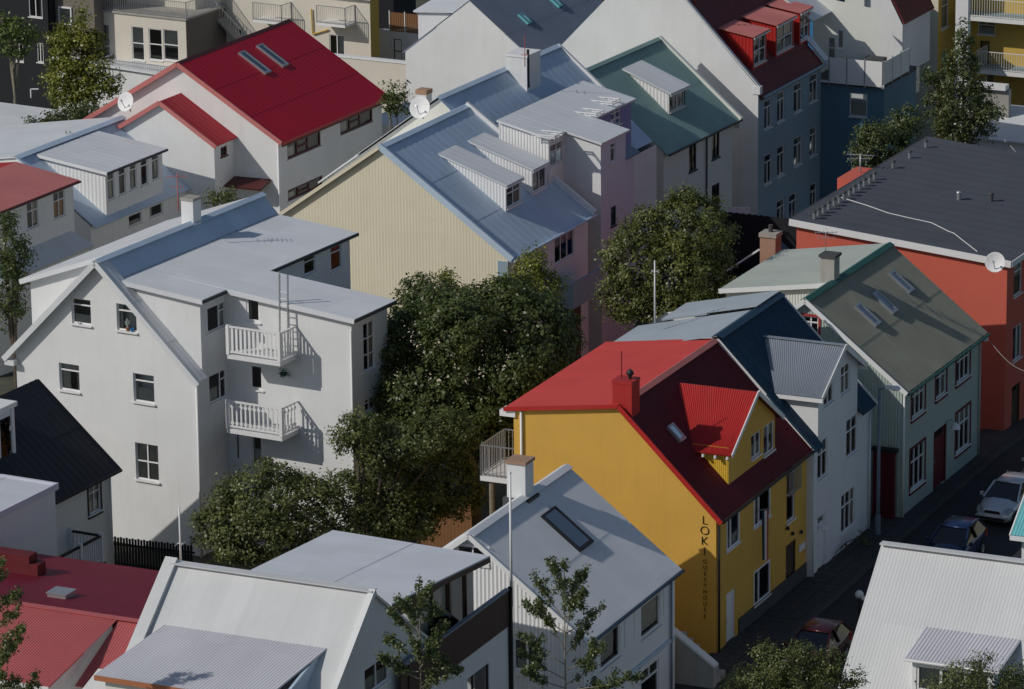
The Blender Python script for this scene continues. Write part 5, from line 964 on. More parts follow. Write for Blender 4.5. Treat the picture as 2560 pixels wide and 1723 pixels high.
# dark building far left
H = House('apartment_block', 'black clad building in deep shade at the upper left corner', q(1, 345, 600), -3.0, ang=60, cat='building')
zb = gz(265)-1; G = H.face('g', 0.0); ws = [gb(G, 1, 190, 288, -40, 122, 'v'), gb(G, 1, 248, 296, 288, 425, 'v'), gb(G, 1, 100, 160, 290, 420, 'v')]
G.wall('charcoal_wall', [(-9, 12), (0, 12)], zb, ws); H.put(MB().box(-9, 0, .15, 8, zb, 12), 'body', 'charcoal_wall')
H.put(MB().box(0.01, 3.0, .8, 6, zb, 12.5), 'side_block', 'taupe_wall'); p = H.face('g', .8).pick(q(1, 445, 108)); H.put(MB().box(p[0]-.5, p[0]+.5, .7, .8, p[1]-.55, p[1]+.6), 'window_frame', 'white_paint'); H.put(MB().box(p[0]-.4, p[0]+.4, .68, .7, p[1]-.45, p[1]+.5), 'pane', 'glass')
# low white roofs left
H = House('garage', 'low white flat roofed garage behind the five window house', q(1, 90, 880), 2.6, ang=62, cat='garage')
H.put(MB().box(-9, 0, 0, 4.5, gz(225)-1, 2.5), 'wall', 'white_wall'); H.quad((-9.2, -.2, 2.7), (-9.2, 4.7, 2.9), (.2, 4.7, 2.75), (.2, -.2, 2.55), 'white_metal', .6, .003, .12, 'roof')
P = H.h(q(1, 210, 650), 2.8); H.put(MB().path([(P[0], P[1], 2.7), (P[0], P[1], 3.2), (P[0]+.4, P[1]+.2, 3.2)], .05), 'roof_vent', 'white_paint')
H = House('garage', 'long low white roof in front of the beige apartment block', q(1, 1090, 500), -1.2, ang=60, cat='garage')
H.put(MB().box(-8, 0, 0, 5, gz(250)-1.5, -1.3), 'wall', 'white_wall'); H.quad((-8.2, -.2, -.9), (-8.2, 5.2, -.9), (.2, 5.2, -1.15), (.2, -.2, -1.15), 'white_metal', .6, .003, .12, 'roof')
# small white buildings between crimson roof and cream house
H = House('garage', 'small white garage with flat roof beside the cream house', q(2, 440, 900), 4.0, ang=62, cat='garage')
uL = H.g(q(2, 195, 880))[0]; H.face('g', 0).wall('white_paint', [(uL, 4.3), (0, 4.3)], gz(212)-1, corr=(.2, .012)); H.put(MB().box(uL, 0, .1, 4, gz(212)-1, 4.25), 'body', 'white_paint'); H.quad((uL-.15, -.15, 4.4), (uL-.15, 4.2, 4.6), (.15, 4.2, 4.6), (.15, -.15, 4.4), 'white_metal', .5, .003, .1, 'roof')
H = House('garden_wall', 'low white wall between the crimson roof and the slate roof house', q(2, 480, 480), 0.5, ang=62, cat='wall')
H.put(MB().box(-6, 0, 0, .4, gz(235)-1, .9), 'wall', 'beige_wall'); H.put(MB().box(-6.05, .05, -.05, .45, .901, 1.0), 'coping', 'white_paint')
H = House('chimney_stack', 'small brick chimney on the white roof beside the round dish', q(2, 568, 650), 7.6, ang=62, cat='chimney')
H.put(MB().box(-.3, .3, -.3, .3, 6.0, 7.75), 'stack', 'white_wall'); H.put(MB().box(-.33, .33, -.33, .33, 7.751, 7.98), 'cap', 'brick')
# white stair tower, blue house and yellow flats, top right
H = House('stair_tower', 'tall white stair tower beside the roof terrace', q(3, 1240, 440), 4.5, ang=64.5, cat='tower')
uL = H.g(q(3, 1112, 300))[0]; H.put(MB().box(uL, 0, 0, 1.2, gz(245)-1, 14), 'wall', 'pale_wall'); H.put(MB().box(uL-.1, .1, -.1, 1.3, 14.01, 14.2), 'coping', 'white_paint')
H.quad((.02, .2, 11.5), (.02, 5, 11.5), (2.4, 5, 7.0), (2.4, .2, 7.0), 'maroon_metal', .2, .012, .08, 'side_roof'); H.put(MB().prism([(.02, .3, 4), (2.2, .3, 4), (2.2, .3, 6.9), (.02, .3, 11)], (0, 4.5, 0)), 'side_wall', 'white_wall')
H = House('apartment_block', 'bright blue house with white balcony boxes at the top edge', q(3, 1345, 600), 0.0, ang=62, cat='building')
F = H.face('f', 0.0); L = F.pick(q(3, 1572, 300))[0]; zt = F.pick(q(3, 1345, 85))[1]; ws = [fb(F, 3, 1485, 1522, 12, 102, 'h2', .38), fb(F, 3, 1365, 1392, 70, 130, 'o', .38), fb(F, 3, 1425, 1445, 50, 220, 'o', .38)]
F.wall('blue_wall', [(0, zt), (L, zt)], gz(262)-1, ws); H.put(MB().box(-8, -.15, 0, L, gz(262)-1, zt), 'body', 'blue_wall'); H.slope(-4, zt+2.2, .2, zt-.05, -.2, L+.2, 'blue_roof', .3, .01); H.slope(-4, zt+2.2, -8.2, zt-.05, -.2, L+.2, 'blue_roof', .3, .01)
for (yb, x0) in ((350, 0), (680, 0)):
    for _ in (0,):
        ud = 1.7; P = H.f(q(3, 1497, yb), ud); v0 = P[1]; v1 = H.f(q(3, 1618, yb-70), ud)[1]; z0 = P[2]
        o = H.put(MB().box(0.02, ud, v0, v1, z0, z0+.15), 'balcony_floor', 'white_paint'); mb = MB(); mb.box(ud-.1, ud, v0, v1, z0+.151, z0+1.5); mb.box(.02, ud-.101, v0, v0+.1, z0+.151, z0+1.5); mb.box(.02, ud-.101, v1-.1, v1, z0+.151, z0+1.5); mb.build('balcony_wall', 'white_paint', o)
H = House('apartment_block', 'yellow block of flats with railed balconies at the upper right', q(3, 1738, 560), -1.0, ang=64, cat='building')
zb = gz(262)-1; G = H.face('g', 0.0); uL = G.pick(q(3, 1575, 300))[0]; G.wall('cream_wall', [(uL, 14), (0, 14)], zb)
F = H.face('f', 0.0); vr = F.pick(q(3, 1868, 300))[0]; ws = [fb(F, 3, 1768, 1812, -20, 195, 't', .4), fb(F, 3, 1768, 1802, 340, 520, 't', .4)]
F.wall('ochre_wall', [(0, 14), (vr, 14)], zb, ws); R = H.face('g', vr); ws = [gb(R, 3, 2015, 2130, 140, 240, 'tx'), gb(R, 3, 2030, 2090, 275, 420, 'o', frame='dark_trim'), gb(R, 3, 1890, 1965, 150, 300, 'o'), gb(R, 3, 2070, 2125, 490, 570, 'o')]
R.wall('ochre_wall', [(.01, 14), (14, 14)], zb, ws); H.put(MB().box(uL, 14, vr+.2, vr+8, zb, 14), 'body', 'ochre_wall') ; H.put(MB().box(uL, -.15, .2, vr+.19, zb, 14), 'body', 'cream_wall')
for (yb, x0) in ((105, 1868), (470, 2000)):
    vq = vr-1.9; P = H.g(q(3, x0, yb), vq); fl = H.put(MB().box(P[0], 14, vq, vr-.01, P[2]-.22, P[2]), 'balcony_slab', 'bluegrey_wall'); MB().box(P[0]-.02, 14, vq-.03, vq-.002, P[2]-.24, P[2]+.02).build('slab_edge', 'white_paint', fl); rail_line(H, (P[0]+.03, vq+.03), (13.9, vq+.03), P[2], P[2]+1.15, 'white_paint', .16, parent=fl, name='railing'); rail_line(H, (P[0]+.03, vq+.03), (P[0]+.03, vr-.05), P[2], P[2]+1.15, 'white_paint', .16, parent=fl, name='railing')
# low garden bits on the right, beyond the felt roof
H = House('garden_wall', 'pale concrete garden wall with planter behind the felt roof', q(3, 2215, 985), 0.0, ang=64, cat='wall')
H.put(MB().box(-2.6, 0, 0, .4, gz(232)-1, 3.2), 'wall', 'concrete'); H.put(MB().box(-2.0, -.1, -.3, .3, 3.21, 3.5), 'planter', 'white_paint'); H.put(MB().box(-3.4, -2.65, .4, .8, gz(232)-1, 9.0), 'pillar', 'white_wall')
H = House('garage', 'white roofed garage corner at the right edge behind the felt roof', q(3, 2300, 1030), 0.5, ang=64, cat='garage')
H.put(MB().box(-3, 6, .1, 5, gz(228)-1, 1.0), 'wall', 'white_wall'); H.quad((-3.2, -.1, 1.1), (6, -.1, 1.1), (6, 5.2, 1.9), (-3.2, 5.2, 1.9), 'white_metal', .5, .003, .1, 'roof')
# ================================================================== ground, street, kerbs
def gmat(name, c1, c2, sc, rough=.9, bump=.4):
    m = bpy.data.materials.new(name); m.use_nodes = True; n = m.node_tree; b = n.nodes['Principled BSDF']; b.inputs['Roughness'].default_value = rough
    tc = n.nodes.new('ShaderNodeTexCoord'); no = n.nodes.new('ShaderNodeTexNoise'); no.inputs['Scale'].default_value = sc; no.inputs['Detail'].default_value = 8; no.inputs['Roughness'].default_value = .7
    n.links.new(tc.outputs['Object'], no.inputs['Vector']); r = n.nodes.new('ShaderNodeValToRGB'); r.color_ramp.elements[0].position = .35; r.color_ramp.elements[1].position = .68; r.color_ramp.elements[0].color = lin(c1); r.color_ramp.elements[1].color = lin(c2)
    n.links.new(no.outputs['Fac'], r.inputs[0]); n.links.new(r.outputs[0], b.inputs['Base Color'])
    n2 = n.nodes.new('ShaderNodeTexNoise'); n2.inputs['Scale'].default_value = sc*25; n.links.new(tc.outputs['Object'], n2.inputs['Vector']); bp = n.nodes.new('ShaderNodeBump'); bp.inputs['Strength'].default_value = bump; bp.inputs['Distance'].default_value = .05
    n.links.new(n2.outputs['Fac'], bp.inputs['Height']); n.links.new(bp.outputs[0], b.inputs['Normal']); MAT[name] = m
gmat('ground_soil', (.045, .05, .028), (.11, .105, .075), .35); gmat('asphalt', (.020, .021, .024), (.036, .036, .039), .5, .85, .25); gmat('paving', (.032, .033, .035), (.062, .061, .060), .8, .85, .3)
mb = MB(); ys = [-2500, 60, 130, 150, 170, 184]+[184+6*i for i in range(1, 25)]+[334, 420, 4000]; xs = [-3000, -200, -60, 0, 60, 200, 3000]
hz = lambda x, y: gz(y)-.05
for i in range(len(ys)-1):
    for j in range(len(xs)-1): mb.poly(*[(xs[a], ys[b], hz(0, ys[b])) for a, b in ((j, i), (j+1, i), (j+1, i+1), (j, i+1))])
tag(mb.build('ground', 'ground_soil', recalc=False), kind='structure')
o = YEL.o; a = YEL.a; b = YEL.b
def strip(name, u0, u1, v0, v1, m, dz, n=24):
    mb = MB()
    for i in range(n):
        q_ = []
        for (u, v) in ((u0, v0+(v1-v0)*i/n), (u1, v0+(v1-v0)*i/n), (u1, v0+(v1-v0)*(i+1)/n), (u0, v0+(v1-v0)*(i+1)/n)):
            P = o+a*v+b*u; q_.append((P[0], P[1], gz(P[1])+dz))
        mb.poly(*q_)
    return tag(mb.build(name, m, recalc=False), kind='structure')
strip('street', 1.9, 8.4, -40, 70, 'asphalt', 0.0)
pv = MB()
tag(MB().build('pavement', 'paving') if 0 else strip('pavement', -.2, 1.9, -40, 70, 'paving', .12), kind='structure'); strip('pavement', 8.4, 9.1, -40, 70, 'paving', .12)
def kerb(u):
    mb = MB(); n = 24
    for i in range(n):
        P = o+a*(-40+110*i/n)+b*u; Q = o+a*(-40+110*(i+1)/n)+b*u; mb.beam((P[0], P[1], gz(P[1])+.03), (Q[0], Q[1], gz(Q[1])+.03), .14, .2)
    return tag(mb.build('kerb', 'plinth'), kind='structure')
kerb(1.9); kerb(8.4)
# paving slabs near the guesthouse door, each a slab
pav = bpy.data.objects['pavement']
sm = [MB().box(-.24, .24, -.24, .24, 0, .02+.004*i).mesh('slab', 'paving') for i in range(3)]
rr = random.Random(2)
for i in range(3):
    for j in range(64):
        s = bpy.data.objects.new('slab', rr.choice(sm)); COL.objects.link(s); s.parent = pav; P = o+b*(.35+i*.5)+a*(-1.5+j*.5); s.location = (P[0], P[1], gz(P[1])+.122); s.rotation_euler = (0, 0, YEL.ang-pi/2)
# ================================================================== trees
def leafmat(name, c1, c2, trans=.22):
    m = bpy.data.materials.new(name); m.use_nodes = True; n = m.node_tree; L = n.links; b = n.nodes['Principled BSDF']; out = n.nodes['Material Output']
    at = n.nodes.new('ShaderNodeAttribute'); at.attribute_name = 'tint'
    mx = n.nodes.new('ShaderNodeMix'); mx.data_type = 'RGBA'; mx.inputs['A'].default_value = lin(c1); mx.inputs['B'].default_value = lin(c2); L.new(at.outputs['Fac'], mx.inputs['Factor'])
    L.new(mx.outputs['Result'], b.inputs['Base Color']); b.inputs['Roughness'].default_value = .42; b.inputs['Specular IOR Level'].default_value = .45
    t = n.nodes.new('ShaderNodeBsdfTranslucent'); hs = n.nodes.new('ShaderNodeMix'); hs.data_type = 'RGBA'; hs.inputs['Factor'].default_value = .5; hs.inputs['B'].default_value = (.12, .19, .025, 1); L.new(mx.outputs['Result'], hs.inputs['A']); L.new(hs.outputs['Result'], t.inputs['Color'])
    ms = n.nodes.new('ShaderNodeMixShader'); ms.inputs[0].default_value = trans; L.new(b.outputs[0], ms.inputs[1]); L.new(t.outputs[0], ms.inputs[2]); L.new(ms.outputs[0], out.inputs[0]); MAT[name] = m
leafmat('leaf_dark', (.050, .075, .022), (.15, .18, .052)); leafmat('leaf_mid', (.06, .085, .03), (.16, .19, .065)); leafmat('leaf_olive', (.068, .092, .028), (.20, .22, .066)); leafmat('leaf_moss', (.075, .095, .025), (.22, .23, .06)); leafmat('leaf_yellow', (.11, .13, .02), (.33, .34, .05)); leafmat('leaf_light', (.07, .11, .022), (.20, .26, .06))
def leaf_mesh(name, C, N, size, m, rng, tint):
    """C leaf centres, N preferred normals"""
    n = len(C); R = rng.normal(size=(n, 3)); N = N*1.1+R*.6; N /= np.linalg.norm(N, axis=1)[:, None]+1e-9
    T = np.cross(N, rng.normal(size=(n, 3))); T /= np.linalg.norm(T, axis=1)[:, None]+1e-9; B = np.cross(N, T)
    s = size*(.65+.7*rng.random(n))[:, None]
    V = np.stack([C-T*s*.55, C+B*s*.36+N*s*.10, C+T*s*.55-N*s*.10, C-B*s*.36+N*s*.10], 1).reshape(-1, 3)
    me = bpy.data.meshes.new(name); me.vertices.add(4*n); me.vertices.foreach_set('co', V.ravel().astype(np.float32)); me.loops.add(4*n); me.loops.foreach_set('vertex_index', np.arange(4*n, dtype=np.int32))
    me.polygons.add(n); me.polygons.foreach_set('loop_start', np.arange(0, 4*n, 4, dtype=np.int32)); me.polygons.foreach_set('loop_total', np.full(n, 4, dtype=np.int32))
    at = me.attributes.new('tint', 'FLOAT', 'POINT'); at.data.foreach_set('value', np.repeat(np.clip(tint, 0, 1), 4).astype(np.float32))
    me.materials.append(MAT[m]); me.update(); return me
def limb(mb, pts, r0, r1, n=7):
    k = len(pts)-1
    for i in range(k): mb.tube(pts[i], pts[i+1], r0+(r1-r0)*i/k, r0+(r1-r0)*(i+1)/k, n, cap=False)
def tree(name, label, Y, lobes, m, leaf=.12, dens=1.0, base=None, cat='tree', trunk=.16, group=None, seed=1, depth=.8, bark='bark', clump=.30, sig=.15):
    rng = np.random.default_rng(seed); rr = random.Random(seed)
    L_ = []
    for (n, x, y, rx, ry, dy) in lobes:
        p = q(n, x, y); c = pty(p, Y+dy); sc = np.linalg.norm(c-CP)/FPX*KQ; L_.append((c, np.array([rx*sc, rx*sc*depth, ry*sc*1.04])))
    bx = float(np.mean([l[0][0] for l in L_])) if base is None else base; by = Y; g0 = gz(by)-.05
    org = np.array([bx, by, g0]); root = empty(name, tuple(org), 0, label, cat, group)
    Cs, Ns, Ts = [], [], []
    for (c, r) in L_:
        ar = 4*pi*((r[0]*r[1])**1.6/3+(r[0]*r[2])**1.6/3+(r[1]*r[2])**1.6/3)**(1/1.6)
        k = max(6, int(ar/(clump**2)*.55)); d = rng.normal(size=(k, 3)); d /= np.linalg.norm(d, axis=1)[:, None]
        wob = 1+.17*np.sin(d[:, 0]*5+seed)*np.cos(d[:, 2]*6+seed*2)+.08*np.sin(d[:, 0]*13+d[:, 2]*11+seed)
        cc = c+d*r*((1-np.abs(rng.normal(size=k))*.14)*wob)[:, None]
        inside = np.zeros(k, bool)
        for (c2, r2) in L_:
            if c2 is not c: inside |= (((cc-c2)/r2)**2).sum(1) < .62
        keep = ~inside & (cc[:, 2] > g0+.2); cc, dd = cc[keep], d[keep]
        m_ = int(34*dens*(clump/.3)**2*(.12/leaf)**1.3)
        if len(cc):
            ct = rng.normal(.45, .2, len(cc)); P = np.repeat(cc, m_, 0)+rng.normal(size=(len(cc)*m_, 3))*np.repeat(sig*(.7+.8*rng.random(len(cc))), m_)[:, None]*np.array([1, 1, .8]); Cs.append(P); nn = np.repeat(dd, m_, 0)+np.array([0, 0, .5]); Ns.append(nn); Ts.append(np.repeat(ct, m_)+rng.normal(0, .16, len(P)))
        kk = int(np.prod(r)*48*dens*(.12/leaf)); d = rng.normal(size=(kk, 3)); d /= np.linalg.norm(d, axis=1)[:, None]; P = c+d*r*(rng.random(kk)**.45*.88)[:, None]; ok = P[:, 2] > g0+.3; Cs.append(P[ok]); Ns.append(d[ok]+np.array([0, 0, .6])); Ts.append(rng.normal(.35, .2, ok.sum()))
    C = np.concatenate(Cs)-org; N = np.concatenate(Ns); T = np.concatenate(Ts)
    o = bpy.data.objects.new('crown', leaf_mesh('crown', C, N, leaf, m, rng, T)); COL.objects.link(o); o.parent = root
    mb = MB(); zl = min(l[0][2]-l[1][2]*.3 for l in L_)-g0; zf = max(.6, zl*.7); top = Vector((0, 0, zf)); limb(mb, [Vector((0, 0, 0)), Vector((.05, .03, zf*.5)), top], trunk*1.25, trunk*.9)
    for (c, r) in L_:
        e = Vector(c-org); mid = top.lerp(e, .5)+Vector((rr.uniform(-.2, .2), rr.uniform(-.2, .2), .25)); limb(mb, [top, mid, e], trunk*.6, trunk*.2)
        for k in range(5):
            f = e+Vector([rr.uniform(-.8, .8)*r[i] for i in range(3)]); limb(mb, [mid.lerp(e, .6), f], trunk*.2, .015, 5)
    mb.build('trunk', bark, root, True, recalc=False)
    return root
def sapling(name, label, Y, n, xb, yb, yt, branches, m, leaf=.085, seed=3, trunk=.06, per=30):
    """slender young tree: trunk pixel line from (xb,yb) up to (xb,yt); branches = (y on the trunk, end x, end y)"""
    rng = np.random.default_rng(seed); rr = random.Random(seed); P0 = pty(q(n, xb, yb), Y); top = Vector(pty(q(n, xb-6, yt), Y)); g0 = gz(Y)-.05; org = Vector((P0[0], Y, g0)); root = empty(name, tuple(org), 0, label, 'tree', 'slender young trees in the foreground')
    mb = MB(); limb(mb, [Vector((0, 0, 0)), Vector((.03, .05, (top.z-g0)*.5)), top-org], trunk, .012, 7); C, N = [], []
    segs = [(Vector(pty(q(n, xb, yt+(yb-yt)*.38), Y)), top, .55)]
    for (y, ex, ey) in branches:
        s = Vector(pty(q(n, xb-3, y), Y)); e = Vector(pty(q(n, ex, ey), Y+rr.uniform(-.7, .7))); md = s.lerp(e, .5)+Vector((0, 0, -.08)); limb(mb, [s-org, md-org, e-org], .022, .006, 5); segs.append((s.lerp(md, .7), md, .5)); segs.append((md, e, 1.0))
        for k in range(2): s2 = md.lerp(e, rr.uniform(.1, .6)); e2 = s2+Vector((rr.uniform(-.35, .35), rr.uniform(-.3, .3), rr.uniform(.15, .5))); limb(mb, [s2-org, e2-org], .01, .004, 4); segs.append((s2, e2, .7))
    for (s, e, w) in segs:
        ln = (e-s).length
        for k in range(max(2, int(ln/.075*w))):
            c = s.lerp(e, rr.random()**.8); cnt = rr.randint(per//2, per)
            for j in range(cnt): C.append((c-org)+Vector((rr.gauss(0, .07), rr.gauss(0, .07), rr.gauss(0, .075)))); N.append((rr.gauss(0, .5), rr.gauss(-.4, .5), .7))
    C = np.array([tuple(c) for c in C]); N = np.array(N); o = bpy.data.objects.new('crown', leaf_mesh('crown', C, N, leaf, m, rng, rng.normal(.5, .25, len(C)))); COL.objects.link(o); o.parent = root
    mb.build('trunk', 'pale_bark', root, True, recalc=False); return root
tree('sycamore_tree', 'huge dark green tree between the white house and the yellow house', 173, [(5, 880, 900, 420, 380, 0), (5, 560, 720, 270, 220, 1), (5, 1230, 720, 300, 270, 0), (5, 960, 560, 330, 150, 1.5), (5, 620, 1110, 360, 230, -1), (5, 1080, 1120, 300, 230, -.5), (5, 345, 1000, 185, 180, 0), (5, 1380, 880, 200, 230, .5), (5, 480, 560, 120, 90, 2), (5, 820, 700, 260, 200, -1.5), (5, 1500, 690, 120, 130, 1), (5, 1200, 950, 230, 240, -1.5), (5, 300, 800, 150, 150, 0), (5, 820, 1300, 330, 200, -1.5), (5, 1060, 1380, 170, 200, -1), (5, 420, 1180, 200, 150, -1), (5, 1130, 440, 200, 90, 1.5), (5, 620, 520, 180, 100, 2), (5, 1330, 560, 170, 130, 1.2)], 'leaf_dark', .14, 1.5, trunk=.3, seed=11)
tree('garden_tree', 'broad olive green tree in front of the white balconies', 164.5, [(7, 1820, 270, 330, 230, 0), (7, 1480, 470, 190, 140, 0), (7, 1800, 500, 320, 200, -.5), (7, 2130, 380, 250, 260, 0), (8, 60, 330, 230, 230, .5), (8, 330, 200, 230, 220, 1.5), (5, 120, 1430, 150, 120, 0), (5, 480, 1440, 260, 130, 1), (7, 1620, 620, 170, 90, -1), (7, 1560, 330, 130, 120, .3), (5, 760, 1400, 150, 170, 2), (8, 300, 420, 230, 170, .8), (8, 130, 500, 200, 120, .3), (5, 150, 1330, 130, 80, .5), (8, 480, 330, 130, 170, 1.5), (8, 700, 120, 210, 170, 2.5), (8, 870, 230, 110, 120, 2.5), (8, 620, 280, 140, 120, 2), (8, 560, 430, 140, 110, 1.2), (8, 760, 330, 110, 110, 2.2), (5, 300, 1500, 200, 120, .4)], 'leaf_olive', .115, 1.5, trunk=.2, seed=12)
tree('garden_tree', 'dark evergreen bush behind the huge tree against the cream wall', 181, [(5, 560, 410, 160, 85, 0), (5, 680, 450, 120, 70, 0)], 'leaf_dark', .12, 1, trunk=.1, seed=13)
tree('garden_tree', 'small yellow green shrub against the cream wall behind the huge tree', 184, [(5, 720, 350, 55, 62, 0), (5, 755, 380, 50, 40, .3)], 'leaf_yellow', .1, 1, trunk=.06, seed=14)
tree('garden_tree', 'yellow green tree in front of the cream house balcony', 179, [(5, 1310, 200, 60, 70, 0), (5, 1300, 270, 90, 95, -.5), (5, 1270, 350, 150, 100, 0), (5, 1400, 400, 110, 90, -.3), (5, 1150, 420, 120, 80, -.3)], 'leaf_yellow', .11, .9, trunk=.1, seed=15)
tree('rowan_tree', 'tall olive tree between the lilac house and the green house', 186.5, [(0, 1730/KQ, 570/KQ, 95/KQ, 80/KQ, 0), (0, 1600/KQ, 660/KQ, 95/KQ, 95/KQ, 0), (0, 1700/KQ, 690/KQ, 110/KQ, 85/KQ, -.5), (0, 1760/KQ, 640/KQ, 65/KQ, 80/KQ, .5), (0, 1560/KQ, 750/KQ, 60/KQ, 55/KQ, 0), (0, 1690/KQ, 765/KQ, 100/KQ, 50/KQ, -.5), (0, 1720/KQ, 510/KQ, 50/KQ, 35/KQ, 0), (0, 1630/KQ, 575/KQ, 60/KQ, 50/KQ, .5), (0, 1790/KQ, 745/KQ, 50/KQ, 50/KQ, 0)], 'leaf_moss', .125, 1.4, trunk=.16, seed=16)
tree('poplar_tree', 'tall pointed tree in front of the yellow flats', 231, [(3, 1920, 240, 60, 90, 0), (3, 1900, 390, 100, 120, 0), (3, 1890, 560, 150, 130, 0), (3, 1860, 720, 200, 140, 0), (3, 1930, 850, 190, 100, 0), (3, 1700, 540, 55, 80, 0), (3, 2040, 700, 70, 120, 0), (3, 2100, 770, 90, 50, -1)], 'leaf_mid', .14, .9, trunk=.16, seed=17)
tree('garden_tree', 'low green bush below the blue-grey wing behind the felt roof', 224, [(3, 1330, 900, 120, 70, 0), (3, 1460, 900, 130, 80, 1), (3, 1310, 1020, 150, 90, 0), (3, 1540, 820, 100, 100, 2), (3, 1250, 1110, 80, 60, 0), (3, 1420, 1010, 120, 90, 0)], 'leaf_mid', .14, .9, trunk=.1, seed=18)
tree('larch_tree', 'yellow green larch in front of the beige apartment block', 241, [(1, 545, 180, 55, 100, 0), (1, 430, 260, 90, 90, 0), (1, 600, 300, 100, 90, 0), (1, 470, 390, 130, 90, 0), (1, 620, 450, 130, 90, 0), (1, 430, 520, 110, 80, 0), (1, 620, 590, 160, 80, 0), (1, 440, 650, 120, 60, 0), (1, 720, 560, 100, 60, 0)], 'leaf_yellow', .15, 1.1, trunk=.14, seed=19, clump=.36, sig=.2)
tree('garden_tree', 'bright green broadleaf tree against the black building at the left edge', 246, [(1, 110, 180, 80, 70, 0), (1, 60, 300, 90, 70, 0), (1, 190, 240, 70, 70, 0), (1, 20, 220, 60, 60, 0), (1, 10, 130, 40, 40, 0), (1, 120, 330, 70, 45, 0)], 'leaf_light', .16, .8, trunk=.14, seed=20, bark='pale_bark')
tree('garden_tree', 'dark bushy tree at the left edge beside the white house eave', 184, [(1, 30, 1490, 70, 70, 0), (4, 60, 120, 110, 120, 0), (4, 130, 180, 90, 80, 0), (4, 90, 330, 100, 130, 0), (4, 60, 560, 100, 120, 0)], 'leaf_dark', .12, 1, trunk=.14, seed=21)
tree('hedge', 'low clipped hedge along the white garage roof', 229, [(1, 250, 850, 90, 35, 0), (1, 370, 810, 100, 45, 1), (1, 500, 770, 100, 45, 2), (1, 600, 745, 80, 35, 2.6)], 'leaf_mid', .14, 1, cat='hedge', trunk=.06, seed=22)
tree('garden_tree', 'round dark shrub at the corner of the crimson roofed house', 224, [(2, 365, 630, 70, 70, 0), (2, 385, 720, 75, 65, 0), (2, 330, 700, 45, 50, 0)], 'leaf_dark', .14, .9, trunk=.08, seed=23)
tree('garden_tree', 'small bush between the crimson roofed house and the white roof ridge', 203, [(1, 1500, 1325, 90, 40, 0), (1, 1440, 1345, 55, 30, 0)], 'leaf_olive', .12, 1, trunk=.06, seed=24)
tree('garden_tree', 'green bush in the lower right foreground before the red car', 136, [(9, 720, 1420, 190, 140, 0), (9, 500, 1520, 190, 110, 0), (9, 900, 1510, 210, 110, 0), (9, 560, 1320, 80, 70, 0), (9, 830, 1330, 110, 70, 0), (9, 1010, 1400, 90, 110, 0), (9, 1170, 1500, 80, 60, 0), (9, 380, 1600, 120, 80, 0), (9, 700, 1620, 300, 100, 0)], 'leaf_olive', .075, 1.1, trunk=.08, seed=25, clump=.2, sig=.1)
tree('hedge', 'loose olive shrub in front of the small grey dormer', 137, [(9, 1930, 1470, 170, 90, 0), (9, 2060, 1370, 60, 60, 0), (9, 1780, 1540, 120, 60, 0), (9, 2100, 1560, 200, 80, 0)], 'leaf_olive', .075, .8, cat='shrub', trunk=.05, seed=26, clump=.2, sig=.12)
tree('hedge', 'dense shrub at the lower right corner of the picture', 137.5, [(9, 2280, 1470, 110, 90, 0), (9, 2240, 1570, 140, 60, 0)], 'leaf_mid', .075, 1, cat='shrub', trunk=.05, seed=27, clump=.2, sig=.1)
tree('climbing_shrub', 'dark shrub at the foot of the ice blue street front', 170.4, [(9, 1190, 690, 60, 45, 0), (9, 1240, 560, 35, 60, .8), (9, 1100, 750, 50, 35, -.6), (9, 960, 790, 45, 60, -1.5)], 'leaf_dark', .08, .8, cat='shrub', trunk=.04, seed=28, clump=.2, sig=.1)
sapling('poplar_sapling', 'slender poplar sapling in front of the grey gable at bottom centre', 133, 8, 540, 1600, 790, [(1080, 380, 950), (1150, 650, 990), (1230, 350, 1050), (1330, 700, 1120), (1350, 310, 1230), (1430, 640, 1270), (1500, 260, 1340), (1540, 740, 1350), (1560, 830, 1420), (1200, 450, 980), (1020, 590, 900), (1450, 380, 1420), (1400, 520, 1250), (1580, 640, 1480)], 'leaf_mid', .09, 31)
sapling('poplar_sapling', 'slender poplar sapling in front of the white corrugated gable', 134, 8, 1520, 1620, 700, [(1000, 1440, 690), (1020, 1680, 730), (1100, 1290, 770), (1120, 1650, 880), (1180, 1250, 990), (1200, 1780, 1000), (1300, 1340, 950), (1340, 1670, 1130), (1400, 1190, 1180), (1450, 1790, 1270), (1500, 1200, 1300), (1540, 1720, 1400), (1560, 1230, 1440), (1580, 1860, 1540), (1580, 2040, 1480), (1250, 1600, 800)], 'leaf_mid', .088, 32)
sapling('poplar_sapling', 'slender sapling branches at the lower left edge over the red roof', 132, 7, -60, 1620, 700, [(1000, 130, 930), (1050, 60, 950), (1150, 110, 1050), (1250, 190, 1140), (1330, 150, 1220), (1400, 120, 1270), (1450, 60, 1320), (1500, 40, 1460), (900, 10, 700), (850, 5, 800), (1560, 130, 1510), (1580, 260, 1540)], 'leaf_olive', .08, 33)
